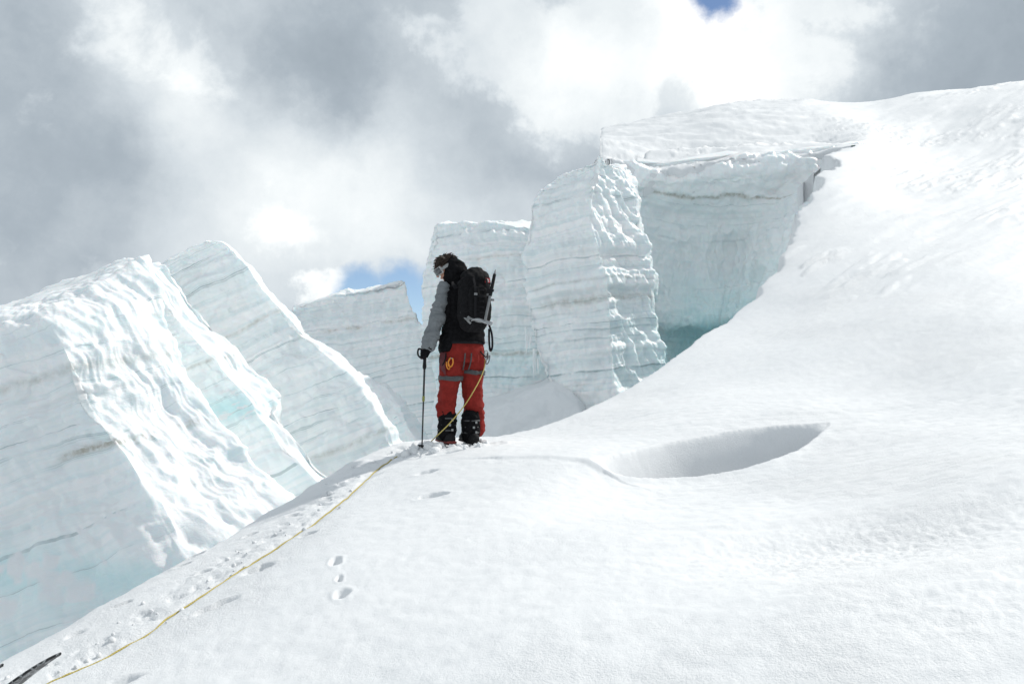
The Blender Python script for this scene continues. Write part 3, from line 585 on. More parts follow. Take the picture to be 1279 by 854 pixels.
# ------------------------------------------------------------------ the climber
D0 = 7.4; U = D0/FPX
def p(px, py, dy=0.): return W(px, py, D0+dy)
YAW = rad(25)
RT = np.array((math.cos(YAW), math.sin(YAW), 0.)); FW = np.array((-math.sin(YAW), math.cos(YAW), 0.)); UP = np.array((0, 0, 1.))
class Geo:
    def __init__(s): s.V = []; s.F = []; s.n = 0
    def add(s, V, F):
        s.V += [tuple(v) for v in V]; s.F += [tuple(i+s.n for i in f) for f in F]; s.n = len(s.V)
    def tube(s, nodes, side=RT, n=18, sq=2.0, dome=True, sub=3):
        """closed tube through (point, half width, half depth); superellipse sections"""
        side = np.array(side, float); P = np.array([np.r_[q[0], q[1], q[2]] for q in nodes], float)
        if len(P) > 2 and sub > 1: P = crom(P[:, None, :], [sub]*(len(P)-1))[:, 0]
        m = len(P); rings = []
        tang = np.gradient(P[:, :3], axis=0)
        rows = []
        for k in range(m):
            t = tang[k]/(np.linalg.norm(tang[k])+1e-9); a = side-t*(side@t); a /= np.linalg.norm(a)+1e-9; b = np.cross(t, a)
            rows.append((P[k, :3], t, a, b, P[k, 3], P[k, 4]))
        if dome:
            c, t, a, b, ra, rb = rows[0]; pre = [(c-t*min(ra, rb)*math.sin(x)*.8, t, a, b, ra*math.cos(x), rb*math.cos(x)) for x in (1.4, 1.0, .5)]
            c, t, a, b, ra, rb = rows[-1]; post = [(c+t*min(ra, rb)*math.sin(x)*.8, t, a, b, ra*math.cos(x), rb*math.cos(x)) for x in (.5, 1.0, 1.4)]
            rows = pre+rows+post
        V = []; F = []
        for c, t, a, b, ra, rb in rows:
            for j in range(n):
                th = 2*math.pi*j/n; ct, st = math.cos(th), math.sin(th); e = 2/sq
                V.append(c+a*ra*math.copysign(abs(ct)**e, ct)+b*rb*math.copysign(abs(st)**e, st))
        M = len(rows)
        for k in range(M-1):
            for j in range(n): F.append((k*n+j, k*n+(j+1) % n, (k+1)*n+(j+1) % n, (k+1)*n+j))
        F.append(tuple(range(n))[::-1]); F.append(tuple((M-1)*n+j for j in range(n)))
        s.add(V, F); return s
    def ball(s, c, r, ax=(RT, FW, UP), n=16):
        V = []; F = []; m = n//2
        for i in range(1, m):
            ph = math.pi*i/m
            for j in range(n):
                th = 2*math.pi*j/n; q = (math.sin(ph)*math.cos(th)*r[0], math.sin(ph)*math.sin(th)*r[1], math.cos(ph)*r[2])
                V.append(np.array(c)+sum(np.array(a)*w for a, w in zip(ax, q)))
        V.append(np.array(c)+np.array(ax[2])*r[2]); V.append(np.array(c)-np.array(ax[2])*r[2])
        for i in range(m-2):
            for j in range(n): F.append((i*n+j, (i+1)*n+j, (i+1)*n+(j+1) % n, i*n+(j+1) % n))
        k = (m-1)*n
        for j in range(n): F.append((k, j, (j+1) % n)); F.append((k+1, (m-2)*n+(j+1) % n, (m-2)*n+j))
        s.add(V, F); return s
    def box(s, c, h, ax=(RT, FW, UP), ch=.2):
        """chamfered box"""
        V = []; ax = [np.array(a, float) for a in ax]; c = np.array(c); k = min(h)*ch
        bm = bmesh.new(); r = bmesh.ops.create_cube(bm, size=2)
        for v in bm.verts: v.co = Vector((v.co.x*h[0], v.co.y*h[1], v.co.z*h[2]))
        bmesh.ops.bevel(bm, geom=bm.edges[:], offset=k, segments=2, affect='EDGES', profile=.5)
        bm.verts.index_update(); V = [c+ax[0]*v.co.x+ax[1]*v.co.y+ax[2]*v.co.z for v in bm.verts]; F = [tuple(v.index for v in f.verts) for f in bm.faces]; bm.free()
        s.add(V, F); return s
    def ribbon(s, pts, nrm, w=.012, th=.002, sub=5):
        """flat webbing through points; nrm = its outward side"""
        P = np.array(pts, float)
        if len(P) > 2: P = crom(P[:, None, :], [sub]*(len(P)-1))[:, 0]
        nrm = np.array(nrm, float); tg = np.gradient(P, axis=0); V = []; F = []
        for k in range(len(P)):
            t = tg[k]/(np.linalg.norm(tg[k])+1e-9); b = np.cross(t, nrm); b /= np.linalg.norm(b)+1e-9; nn = np.cross(b, t)
            V += [P[k]+b*w+nn*th, P[k]-b*w+nn*th, P[k]-b*w-nn*th, P[k]+b*w-nn*th]
        for k in range(len(P)-1):
            for j in range(4): F.append((k*4+j, k*4+(j+1) % 4, k*4+4+(j+1) % 4, k*4+4+j))
        m = (len(P)-1)*4; F += [(3, 2, 1, 0), (m, m+1, m+2, m+3)]
        s.add(V, F); return s
    def mesh(s, name):
        me = bpy.data.meshes.new(name); me.from_pydata([tuple(map(float, v)) for v in s.V], [], s.F); me.update()
        bm = bmesh.new(); bm.from_mesh(me); bmesh.ops.recalc_face_normals(bm, faces=bm.faces[:]); bm.to_mesh(me); bm.free(); return me
    def build(s, name, mat, parent=None, smooth=True): return link(name, s.mesh(name), mat, parent, smooth)
    def skin(s, name, mat, parent=None, voxel=.008, it=3, wrinkle=None):
        """fuse the overlapping volumes into one continuous surface, smooth, then crease"""
        me = s.mesh(name); o = bpy.data.objects.new('tmp', me); COL.objects.link(o)
        r = o.modifiers.new('r', 'REMESH'); r.mode = 'VOXEL'; r.voxel_size = voxel
        sm = o.modifiers.new('s', 'SMOOTH'); sm.factor = .5; sm.iterations = it
        dg = bpy.context.evaluated_depsgraph_get(); m2 = bpy.data.meshes.new_from_object(o.evaluated_get(dg)); m2.name = name
        bpy.data.objects.remove(o); bpy.data.meshes.remove(me)
        if wrinkle:
            V = vco(m2); n = vnormals(m2); set_co(m2, V+n*wrinkle(V, n)[:, None])
        return link(name, m2, mat, parent)

BLACK = plain('black_shell_fabric', (.007, .007, .008), .9, var=.5, scale=40, bmp=.25, spec=.08)
PACKM = plain('black_pack_nylon', (.008, .008, .009), .85, var=.5, scale=60, bmp=.4, spec=.12)
GREY = plain('grey_shell_fabric', (.175, .19, .20), .85, var=.12, scale=30, bmp=.25, spec=.15)
RED = plain('red_trouser_fabric', (.20, .020, .016), .85, var=.2, scale=18, bmp=.3, spec=.12)
BAND = plain('dark_grey_zip_band', (.06, .062, .065), .6)
SKIN = plain('weathered_skin', (.46, .24, .17), .5, var=.12, scale=30)
HAIRM = plain('dark_brown_hair', (.035, .022, .015), .5, var=.5, scale=60)
LENS = plain('goggle_lens', (.07, .08, .09), .12, var=.1, spec=.8)
PALE = plain('pale_goggle_frame', (.38, .38, .375), .4, var=.08)
WEB = plain("light_grey_webbing", (.27, .28, .28), .7, var=.2, scale=80)
DWEB = plain('dark_webbing', (.012, .012, .014), .85, var=.3, scale=80, spec=.15)
STEEL = plain('brushed_steel', (.36, .37, .38), .38, metal=.85, var=.2, scale=40, bmp=.15)
ALU = plain('worn_grey_alloy', (.20, .205, .21), .45, metal=.6, var=.25, scale=30, bmp=.15)
RUB = plain('black_rubber', (.010, .010, .011), .75, var=.3, spec=.2)
ORANGE = plain('orange_anodised_alloy', (.62, .24, .035), .4, metal=.4, var=.15)
REDP = plain('red_patch', (.45, .03, .03), .7); WHITEP = plain('white_stitching', (.75, .75, .74), .7)
SOLE = plain('dark_red_boot_trim', (.16, .03, .025), .7)

body_o = empty('person', tuple(W(575, 550, D0)))
tag(body_o, 'climber in grey-sleeved black jacket and red trousers, back turned, looking down left', 'person')
def wr(amp, sc, stretch=(1, 1, 1), seed=0):
    st = np.array(stretch)
    return lambda V, n: amp*(fbm(V*sc*st, 4, seed, ridge=True)*.6+fbm(V*sc*.5*st, 3, seed+9))
# head frame: face turned left, looking down
HC = p(557.5, 333.5); hf = np.array((-.80, -.20, -.56)); hf /= np.linalg.norm(hf); hs = np.cross(hf, UP); hs /= np.linalg.norm(hs); hu = np.cross(hs, hf)
# ---- body: one continuous surface under the clothes
g = Geo()
g.ball(HC, (.078, .098, .095), (hs, hf, hu))                                      # skull
g.tube([(HC+hf*.02-hu*.02, .066, .07), (HC+hf*.05-hu*.075, .052, .05), (HC+hf*.075-hu*.105, .028, .022)], hs)   # jaw, chin
g.tube([(HC+hf*.088+hu*.012, .010, .012), (HC+hf*.118-hu*.03, .015, .015)], hs)   # nose
g.tube([(HC+hf*.094-hu*.062+hs*-.022, .008, .008), (HC+hf*.100-hu*.062, .010, .010), (HC+hf*.094-hu*.062+hs*.022, .008, .008)], hu)  # lips
for sg in (-1, 1):
    g.ball(HC+hs*.08*sg-hu*.012-hf*.01, (.010, .020, .032), (hs, hf, hu), 10)     # ears
    g.ball(HC+hs*.032*sg+hf*.082+hu*.02, (.028, .012, .012), (hs, hf, hu), 10)    # brow
g.tube([(HC-hu*.06-hf*.02, .055, .06), (p(571, 347), .058, .06), (p(575, 353), .06, .06)])
g.tube([(p(575, 353), .07, .07), (p(577, 360), .15, .09), (p(578, 378), .165, .11), (p(579, 405), .15, .105), (p(578, 430), .155, .11), (p(577, 441), .12, .08)])
LS, LE, LW = p(556.5, 362, -.06), p(546.5, 396, -.12), p(534.5, 435, -.19); LH = p(530.5, 443, -.22)
RS, RE, RW = p(598, 359, .10), p(601, 398, .20), p(584, 416, .42); RH = p(577, 420, .52)
g.tube([(LS, .042, .042), (LE, .040, .040), (LW, .03, .026)], FW); g.tube([(RS, .055, .055), (RE, .042, .042), (RW, .03, .026)], FW)
LHIP, LKN, LAN = p(565, 446, -.03), p(561, 484, -.06), p(559, 528, -.02); RHIP, RKN, RAN = p(590, 446, .06), p(589, 484, .03), p(589, 524, .10)
for a, b, c in ((LHIP, LKN, LAN), (RHIP, RKN, RAN)): g.tube([(a, .09, .09), (b, .058, .058), (c, .04, .042)]); g.tube([(c+UP*.02, .035, .04), (c-UP*.055+FW*.03, .036, .036), (c-UP*.075+FW*.13, .036, .024)], RT)
def hand(wr_, pm, grip, gr, palm_n, thumb_dir):
    """palm plus four fingers of unequal length closing round a bar along `grip`, thumb from the side"""
    g.tube([(wr_, .026, .022), (wr_*.5+pm*.5, .034, .018), (pm, .036, .016)], grip)
    for k, (off, ln, r) in enumerate(((.030, .92, .0088), (.010, 1.0, .0092), (-.010, .96, .0088), (-.029, .80, .0078))):
        base = pm+grip*off; c = base+palm_n*(gr+.012); pts = []
        q = np.cross(grip, palm_n)
        for t in np.linspace(0, 1, 6):
            a = -math.pi*.5+t*ln*math.pi*1.35; pts.append((c+(palm_n*-math.cos(a+math.pi*.5)+q*math.sin(a+math.pi*.5))*(gr+.010), r*(1-.15*t), r*(1-.15*t)))
        g.tube(pts, grip, 8, sub=2)
    g.tube([(wr_*.4+pm*.6+grip*.03, .013, .012), (pm+thumb_dir*.03+palm_n*.02+grip*.035, .0105, .0105), (pm+thumb_dir*.02+palm_n*.052+grip*.03, .009, .009)], grip, 8)
pole_dir = (p(531, 441, -.22)-p(527, 537, -.22)); pole_dir /= np.linalg.norm(pole_dir)
hand(LW, LH, pole_dir, .014, np.array((-.25, .97, 0.)), np.array((.6, 0, .2)))
hand(RW, RH, UP, .014, np.array((-.7, .7, 0.)), np.array((-.4, .4, .3)))
g.skin('body', SKIN, body_o, .0065, 3)
# ---- eyes sit behind the goggles
for sg in (-1, 1): Geo().ball(HC+hs*.031*sg+hf*.082+hu*.004, (.013, .012, .012), (hs, hf, hu), 10).build('eye', PALE, body_o)
# ---- gloves
for wv, hv, gd, pnm, td in ((LW, LH, pole_dir, np.array((-.25, .97, 0.)), np.array((.6, 0, .2))), (RW, RH, UP, np.array((-.7, .7, 0.)), np.array((-.4, .4, .3)))):
    g = Geo()
    ud = (wv-hv)/np.linalg.norm(wv-hv)
    g.tube([(wv+ud*.02, .040, .036), (wv*.5+hv*.5, .041, .030), (hv, .043, .026)], gd)
    for off, ln, r in ((.031, .92, .0125), (.010, 1.0, .013), (-.011, .96, .0125), (-.031, .80, .011)):
        c = hv+gd*off+pnm*.026; q = np.cross(gd, pnm); pts = []
        for t in np.linspace(0, 1, 6):
            a = t*ln*math.pi*1.35; pts.append((c+(pnm*-math.cos(a)+q*math.sin(a))*.027, r*(1-.12*t), r*(1-.12*t)))
        g.tube(pts, gd, 9, sub=2)
    g.tube([(wv*.4+hv*.6+gd*.03, .018, .016), (hv+td*.035+pnm*.02+gd*.036, .0145, .0145), (hv+td*.022+pnm*.055+gd*.03, .0125, .0125)], gd, 9)
    g.skin('glove', BLACK, body_o, .005, 2)
# ---- trousers
g = Geo()
g.tube([(p(578, 421), .178, .13), (p(578, 434), .203, .15), (p(577.5, 452), .195, .15)], RT, dome=False)
g.tube([(p(565.5, 446, -.03), .122, .125), (p(563.5, 462, -.05), .112, .112), (p(562.2, 474, -.06), .102, .104), (p(560, 490, -.05), .088, .095), (p(558, 506, -.03), .088, .098), (p(558.2, 517, -.02), .086, .095)], RT)
g.tube([(p(591, 446, .05), .118, .125), (p(590, 460, .04), .114, .112), (p(589.2, 472, .03), .108, .106), (p(590, 490, .05), .092, .097), (p(592, 510, .08), .092, .10), (p(593.5, 526, .09), .088, .097), (p(594.5, 536, .09), .080, .088)], RT)
def trw(V, n):
    ank = sstep(FEET[2]+.62-V[:, 2], 0, .4)
    return .015*fbm(V*np.array((4, 4, 7.))+.5*fbm(V*3, 2, 2)[:, None], 3, 3, ridge=True)*(.6+.4*ank)+.010*fbm(V*np.array((9, 9, 15.)), 3, 7)*(.4+ank)+.006*fbm(V*np.array((16, 16, 5)), 2, 9)
tro = g.skin('trousers', RED, body_o, .0085, 4, trw)
for a, b, hw, tl in ((p(563.5, 470, -.055), p(563.2, 474.5, -.055), .113, .03), (p(590.5, 463, .035), p(590.2, 467, .035), .115, -.02)):
    Geo().tube([(a+UP*.004, hw, hw+.006), (b-UP*.004, hw, hw+.006)], RT, 28, dome=False, sub=1).skin('knee_band', BAND, body_o, .006, 2, trw)
# seat and side seams, pocket
for pts in ([p(581, 441, -.17), p(580, 452, -.165), p(578, 462, -.10)], [p(589, 441, -.14), p(588, 452, -.13), p(585, 462, -.10)]):
    Geo().ribbon(pts, (0.1, -1, .1), .006, .003).build('seam', BAND, body_o)
# ---- jacket torso and hood (black)
g = Geo()
g.tube([(p(577.8, 427.5), .216, .162), (p(578.5, 415), .206, .155), (p(580, 396), .188, .145), (p(579.5, 374), .192, .140), (p(578, 361), .182, .125), (p(575, 353), .130, .105), (p(571, 347), .098, .098)], RT, dome=False)
g.tube([(p(573, 350, -.01), .10, .10), (p(569, 340, -.01), .112, .108), (p(565, 333.5, -.005), .100, .104), (p(562.0, 327.5, 0), .078, .085)], RT)   # hood pulled to the back of the head
g.tube([(p(566, 349, -.04), .07, .06), (p(560, 348, -.05), .06, .05)], UP)                   # collar under the chin
g.tube([(p(580, 341, -.06), .05, .04), (p(585, 340, -.05), .022, .018)], UP)
def jw(V, n): return .010*fbm(V*np.array((6, 6, 8.)), 3, 23, ridge=True)+.008*fbm(V*np.array((12, 12, 18.)), 3, 29)
jk = g.skin('jacket', BLACK, body_o, .0085, 3, jw)
# hem: lower at the left hip
g = Geo(); g.tube([(p(555, 440, -.09), .040, .09), (p(556.5, 432, -.075), .058, .11), (p(559, 420, -.06), .07, .11)], RT, dome=False); g.skin('jacket_hem', BLACK, body_o, .008, 3, jw)
# ---- sleeves: grey outer arm, black underarm panel
for S_, E_, W_ in ((p(554.5, 359, -.065), LE, LW), (RS, RE, RW)):
    g = Geo(); ud = (W_-E_)/np.linalg.norm(W_-E_)
    g.tube([(S_+UP*.01, .052, .062), (S_*.62+E_*.38, .060, .070), (E_+np.array((.004, 0, .0)), .071, .070), (E_*.5+W_*.5, .070, .066), (W_-ud*.055, .067, .060), (W_-ud*.01, .058, .05)], RT if S_ is not RS else FW)
    def sw_(V, n): return .020*fbm(V*np.array((5, 5, 9.))+.5*fbm(V*4, 2, 42)[:, None], 3, 43, ridge=True)+.007*fbm(V*np.array((7, 7, 20.)), 3, 47)+.004*fbm(V*30, 2, 49)
    sl_ = g.skin('sleeve', GREY, body_o, .0075, 3, sw_)
    cf = Geo().tube([(W_-ud*.018, .052, .044), (W_+ud*.012, .050, .042)], FW, dome=False, sub=1).build('cuff', DWEB, sl_)
g = Geo(); g.tube([(p(561, 362, -.06), .040, .075), (p(558.5, 385, -.07), .050, .075), (p(557, 400, -.06), .045, .075)], RT); g.skin('underarm_panel', BLACK, body_o, .008, 3, jw)
# ---- hair: wind-tossed tufts
g = Geo(); hr = np.random.default_rng(5)
g.ball(HC+hu*.014-hf*.012, (.083, .094, .094), (hs, hf, hu), 18)
V0, F0 = g.V, g.F; cut = Geo()
keep = [f for f in F0 if np.mean([(np.array(V0[i])-HC)@hu for i in f]) > .022]
cut.add(V0, keep)
for k in range(760):
    d = hr.normal(size=3); d /= np.linalg.norm(d)
    if d@hu < .12 and not (d@hf < -.2 and d@hu > -.1): continue
    loc = np.array((d@hs*.083, d@hf*.094, d@hu*.094)); root = HC+hu*.014-hf*.012+hs*loc[0]+hf*loc[1]+hu*loc[2]
    flow = hf*.9*(1 if d@hf > -.15 else -.7)+hs*.35*np.sign(d@hs)+np.array((.1, 0, .1)); flow = flow-d*(flow@d); out = d*.22+flow*.9+hr.normal(size=3)*.20; out /= np.linalg.norm(out)
    L = hr.uniform(.028, .065); bend = hr.normal(size=3)*.35+np.array((-.1, 0, -.5)); a = np.cross(out, hr.normal(size=3)); a /= np.linalg.norm(a); b = np.cross(out, a); w = hr.uniform(.0035, .008)
    V = []
    for t, ww in ((-.15, .9), (.35, 1.), (.7, .65), (1., .06)):
        c = root+out*L*t+bend*L*.35*t*t
        for th in (0, 2.1, 4.2): V.append(c+(a*math.cos(th)+b*math.sin(th))*w*ww)
    F = []
    for r in range(3):
        for j in range(3): F.append((r*3+j, r*3+(j+1) % 3, r*3+3+(j+1) % 3, r*3+3+j))
    F += [(11, 10, 9)]; cut.add(V, F)
cut.build('hair', HAIRM, body_o)
# ---- goggles
gg = Geo(); gc = HC+hf*.02+hu*.006
def arc(rx, rf, a0, a1, n, dz): return [gc+hs*rx*math.sin(a)+hf*rf*math.cos(a)+hu*dz for a in np.linspace(a0, a1, n)]
def band(geo, rx, rf, a0, a1, zlo, zhi, th, n=14):
    V = []; F = []
    for a in np.linspace(a0, a1, n):
        for r_, z in ((1, zlo), (1, zhi), (1-th, zhi), (1-th, zlo)): V.append(gc+hs*rx*r_*math.sin(a)+hf*rf*r_*math.cos(a)+hu*z)
    for k in range(n-1):
        for j in range(4): F.append((k*4+j, k*4+(j+1) % 4, k*4+4+(j+1) % 4, k*4+4+j))
    F += [(3, 2, 1, 0), ((n-1)*4, (n-1)*4+1, (n-1)*4+2, (n-1)*4+3)]; geo.add(V, F)
band(gg, .094, .100, -1.1, 1.1, -.036, .032, .14); gog = gg.build('goggles', PALE, body_o, False)
ln = Geo(); band(ln, .092, .106, -1.0, 1.0, -.029, .027, .06); ln.build('lens', LENS, gog)
st = Geo(); band(st, .097, .112, 1.05, 2*math.pi-1.05, -.014, .014, .05, 36); st.build('strap', WEB, gog, False)
# ---- boots and gaiters
for an, ex in ((p(558.5, 530, -.02), 0), (p(588, 533, .02), 1)):
    gr_z = FEET[2]; heel = np.array((an[0], an[1], gr_z))
    gt = Geo()
    gt.tube([(an+UP*.10, .082, .090), (an+UP*.03, .086, .096), (an-UP*.04, .084, .100), (an-UP*.085+FW*.02, .080, .106)], RT)
    gb = gt.skin('gaiter', BLACK, body_o, .008, 2, lambda V, n: .010*fbm(V*np.array((9, 9, 16.)), 3, 83, ridge=True)+.006*fbm(V*28, 2, 85))
    for dz in (.06, .0, -.05): Geo().tube([(an+UP*(dz+.006), .085, .099), (an+UP*(dz-.006), .085, .099)], RT, 24, dome=False, sub=1).build('strap', BAND, gb)
    for k in range(3): Geo().box(an-FW*.104+UP*(.045-.045*k)+RT*(.012*(-1)**k), (.009, .004, .010)).build('buckle', WEB, gb)
    bt = Geo(); sl0 = heel+UP*.02
    bt.tube([(sl0-FW*.10, .046, .055), (sl0-FW*.02, .050, .06), (sl0+FW*.10, .054, .05), (sl0+FW*.19, .044, .04)], RT); bo = bt.skin('boot', RUB, body_o, .008, 2)
    so_ = Geo(); so_.tube([(heel-FW*.13-UP*.008, .046, .014), (heel-UP*.012, .050, .014), (heel+FW*.20-UP*.004, .046, .014)], RT, sq=3); so_.build('sole', SOLE if not ex else RUB, bo)
# ---- harness on the person
g = Geo(); g.tube([(p(578, 426.5), .207, .158), (p(578, 430), .210, .161)], RT, 28, dome=False, sub=1); hn = g.build('harness', DWEB, body_o)
for pts in ([p(551, 441, -.10), p(549, 449, -.16), p(551, 458, -.17), p(556, 449, -.18), p(557, 441, -.14)], [p(600, 439, -.06), p(607, 446, -.08), p(609, 440, 0)]):
    Geo().tube([(q, .006, .006) for q in pts], (0, 1, 0), 8).build('gear_loop', RUB, hn)

# ------------------------------------------------------------------ backpack with its own lid, straps, patch
nb = -FW
PC = p(592.5, 377, -.225)
bp = empty('backpack', tuple(PC)); tag(bp, 'black mountaineering backpack with small red and white patch, worn by the climber', 'backpack')
def q_(r, b, u): return PC+RT*r+nb*b+UP*u
g = Geo(); g.tube([(q_(-.01, -.02, -.212), .12, .08), (q_(-.008, .0, -.155), .142, .10), (q_(0, .0, -.05), .148, .112), (q_(.0, 0, .10), .144, .108), (q_(-.0, -.01, .19), .128, .09)], RT, 28, sq=2.8)
g.skin('pack_body', PACKM, bp, .0075, 3, lambda V, n: .008*fbm(V*np.array((7, 7, 5.)), 3, 103, ridge=True)+.006*fbm(V*14, 3, 105))
g = Geo(); g.tube([(q_(-.002, -.02, .165), .152, .112), (q_(-.002, -.02, .205), .152, .116), (q_(-.01, -.03, .235), .115, .095)], RT, 28, sq=2.6)
lid = g.skin('lid', PACKM, bp, .0075, 3, lambda V, n: .009*fbm(V*9, 3, 113, ridge=True))
g = Geo(); g.tube([(q_(.0, .095, -.15), .088, .045), (q_(0, .108, -.03), .098, .05), (q_(0, .095, .10), .09, .04)], RT, 24, sq=2.8); g.skin('front_pocket', PACKM, bp, .0075, 3, lambda V, n: .006*fbm(V*12, 3, 123, ridge=True))
g = Geo(); g.box(q_(.080, .116, .185), (.024, .004, .020)); pt = g.build('patch', REDP, bp, False)
g = Geo()
for r, u, w, h in ((-.010, .0065, .0025, .009), (-.004, .0065, .0025, .009), (-.007, .0065, .004, .0022), (.006, .0065, .007, .0024), (.006, -.0005, .0025, .008), (.0, -.012, .014, .002)): g.box(q_(.080+r, .1215, .186+u), (w, .0012, h), ch=.1)
g.build('stitched_mark', WHITEP, pt, False)
for pts, mt, w in (([q_(-.128, .02, -.10), q_(-.085, .110, -.155), q_(-.02, .145, -.185), q_(.05, .118, -.18), q_(.10, .07, -.155)], WEB, .011), ([q_(-.136, .02, .06), q_(-.08, .120, .045), q_(.0, .162, .035), q_(.08, .120, .045), q_(.136, .02, .06)], DWEB, .009),
                   ([q_(-.130, .0, -.07), q_(-.135, .04, -.12), q_(-.11, .09, -.17), q_(-.075, .10, -.205)], WEB, .009), ([q_(-.06, .125, .20), q_(-.06, .168, .10), q_(-.06, .172, -.05), q_(-.05, .14, -.18)], DWEB, .010),
                   ([q_(.06, .125, .20), q_(.06, .168, .10), q_(.06, .172, -.05), q_(.05, .14, -.18)], DWEB, .010), ([q_(.13, .03, -.20), q_(.15, .05, -.29), q_(.160, .04, -.40), q_(.145, .03, -.44), q_(.138, .02, -.36), q_(.145, 0, -.24)], DWEB, .009),
                   ([q_(-.155, -.05, .12), q_(-.165, -.10, .165), q_(-.14, -.17, .17), q_(-.13, -.22, .12)], DWEB, .02), ([q_(.155, -.05, .12), q_(.165, -.10, .165), q_(.14, -.17, .17), q_(.13, -.22, .12)], DWEB, .02)):
    Geo().ribbon(pts, nb, w, .003).build('strap', mt, bp, False)
for c in (q_(-.10, .118, -.165), q_(-.06, .178, .05), q_(.06, .178, .05), q_(.158, .05, .02)): Geo().box(c, (.014, .006, .010)).build('buckle', ALU, bp, False)
for k in range(5): Geo().ribbon([q_(.0-.02, .17, .09-.05*k), q_(.0, .178, .09-.05*k), q_(.02, .17, .09-.05*k)], nb, .006, .002).build('gear_loop', DWEB, bp, False)

# ------------------------------------------------------------------ ice axe on the pack
a0, a1 = p(605.5, 402, -.46), p(619, 336.5, -.36); ad = (a1-a0)/np.linalg.norm(a1-a0); L = np.linalg.norm(a1-a0)
ia = empty('ice_axe', tuple(a0)); tag(ia, 'grey ice axe strapped upright on the right side of the backpack, spike up', 'ice axe')
Geo().tube([(a0+ad*.01, .013, .010), (a0+ad*L*.52, .013, .010)], RT, 12, sub=1).build('shaft', ALU, ia)
Geo().tube([(a0+ad*L*.50, .0165, .0135), (a0+ad*L*.62, .0165, .0135), (a0+ad*L*.80, .0155, .0125), (a0+ad*L*.90, .015, .012)], RT, 12).build('grip', RUB, ia)
Geo().tube([(a0+ad*L*.88, .013, .009), (a0+ad*L*.95, .009, .006), (a0+ad*L*1.0, .002, .002)], RT, 8).build('spike', STEEL, ia)
hd = empty; hv = np.array((-.75, .45, .35)); g = Geo(); g.tube([(a0-hv*.085+UP*.01, .004, .018), (a0, .008, .016), (a0+hv*.07, .006, .012), (a0+hv*.13-UP*.02, .004, .007), (a0+hv*.165-UP*.045, .002, .003)], nb, 8); g.build('head', STEEL, ia)
Geo().tube([(a0+ad*L*.60-ad*.008, .024, .022), (a0+ad*L*.60+ad*.008, .024, .022)], RT, 14, sub=1, dome=False).build('axe_loop', DWEB, ia)

# ------------------------------------------------------------------ trekking pole
t0 = p(530.8, 438.5, -.215); t1 = p(527, 538, -.215); t1[2] = min(t1[2], gz(t1[0], t1[1])-.02); td = (t1-t0)/np.linalg.norm(t1-t0); TLN = np.linalg.norm(t1-t0)
tp = empty('trekking_pole', tuple(t1)); tag(tp, 'thin black trekking pole planted in the snow, held in the left glove', 'trekking pole')
Geo().tube([(t0-td*.012, .019, .017), (t0+td*.02, .017, .016), (t0+td*.09, .0145, .0145), (t0+td*.14, .018, .017), (t0+td*.16, .012, .012)], RT, 12).build('grip', RUB, tp)
Geo().tube([(t0+td*.15, .0095, .0095), (t0+td*.42, .0095, .0095)], RT, 10, sub=1).build('upper_shaft', plain('black_pole_paint', (.02, .021, .022), .35), tp)
Geo().tube([(t0+td*.41, .0125, .0125), (t0+td*.445, .0125, .0125)], RT, 10, sub=1).build('lever_lock', plain('yellow_green_lock', (.20, .21, .05), .5), tp)
Geo().tube([(t0+td*.44, .0078, .0078), (t1-td*.05, .0066, .0066), (t1, .003, .003)], RT, 10, sub=1).build('lower_shaft', bpy.data.materials['black_pole_paint'], tp)
Geo().tube([(t1-td*.065, .038, .038), (t1-td*.060, .040, .040), (t1-td*.054, .030, .030)], RT, 16, sub=1, dome=False).build('basket', RUB, tp)
Geo().ribbon([t0+np.array((-.012, 0, .005)), t0+np.array((-.055, -.01, .02)), t0+np.array((-.062, -.01, -.03)), t0+np.array((-.03, -.02, -.06)), t0+np.array((.02, -.03, -.035))], (0, -1, .2), .008, .002).build('wrist_strap', DWEB, tp)

# ------------------------------------------------------------------ gear hanging from the harness
def carabiner(name, c, u, w, rx, ry, r, mat, label, grp=None):
    o = empty(name, tuple(c)); tag(o, label, 'carabiner', grp); pts = []
    for k in range(17):
        a = rad(35)+(2*math.pi-rad(70))*k/16; pts.append((c+u*ry*math.cos(a)*(1.0)+w*rx*math.sin(a)*(1-.18*math.cos(a)), r, r))
    Geo().tube(pts, np.cross(u, w), 8, sub=1).build('frame', mat, o)
    Geo().tube([(pts[0][0], r*.8, r*.8), (pts[-1][0], r*.8, r*.8)], np.cross(u, w), 8, sub=1).build('gate', STEEL, o)
carabiner('carabiner', p(563, 452, -.19), np.array((.2, -.1, 1.)), np.array((.95, .2, -.2)), .021, .042, .0068, ORANGE, 'orange carabiner hanging at the left hip of the climber')
carabiner('carabiner', p(559.5, 456, -.19), np.array((-.25, -.1, 1.)), np.array((.7, .6, .2)), .017, .036, .0055, ORANGE, 'smaller orange carabiner behind the larger one, left hip')
carabiner('carabiner', p(607.5, 443, -.04), np.array((-.1, -.1, 1.)), np.array((.8, .5, .1)), .022, .045, .006, STEEL, 'grey steel carabiner clipped below the backpack on the right hip')
carabiner('carabiner', p(609.5, 449, -.02), np.array((.25, -.1, 1.)), np.array((.7, -.6, .1)), .020, .042, .0055, ALU, 'dull grey carabiner hanging lowest on the right hip')
g = Geo()
for i in range(4): g.ribbon([p(551+2*i, 440, -.14), p(550+1.6*i, 450, -.175), p(551.5+1.5*i, 462+2*i, -.175)], (0, -1, .1), .006, .002)
o = g.build('sling', plain('maroon_sling_webbing', (.10, .025, .03), .75), None, False); tag(o, 'dark maroon webbing sling bunched at the left hip of the climber', 'sling')

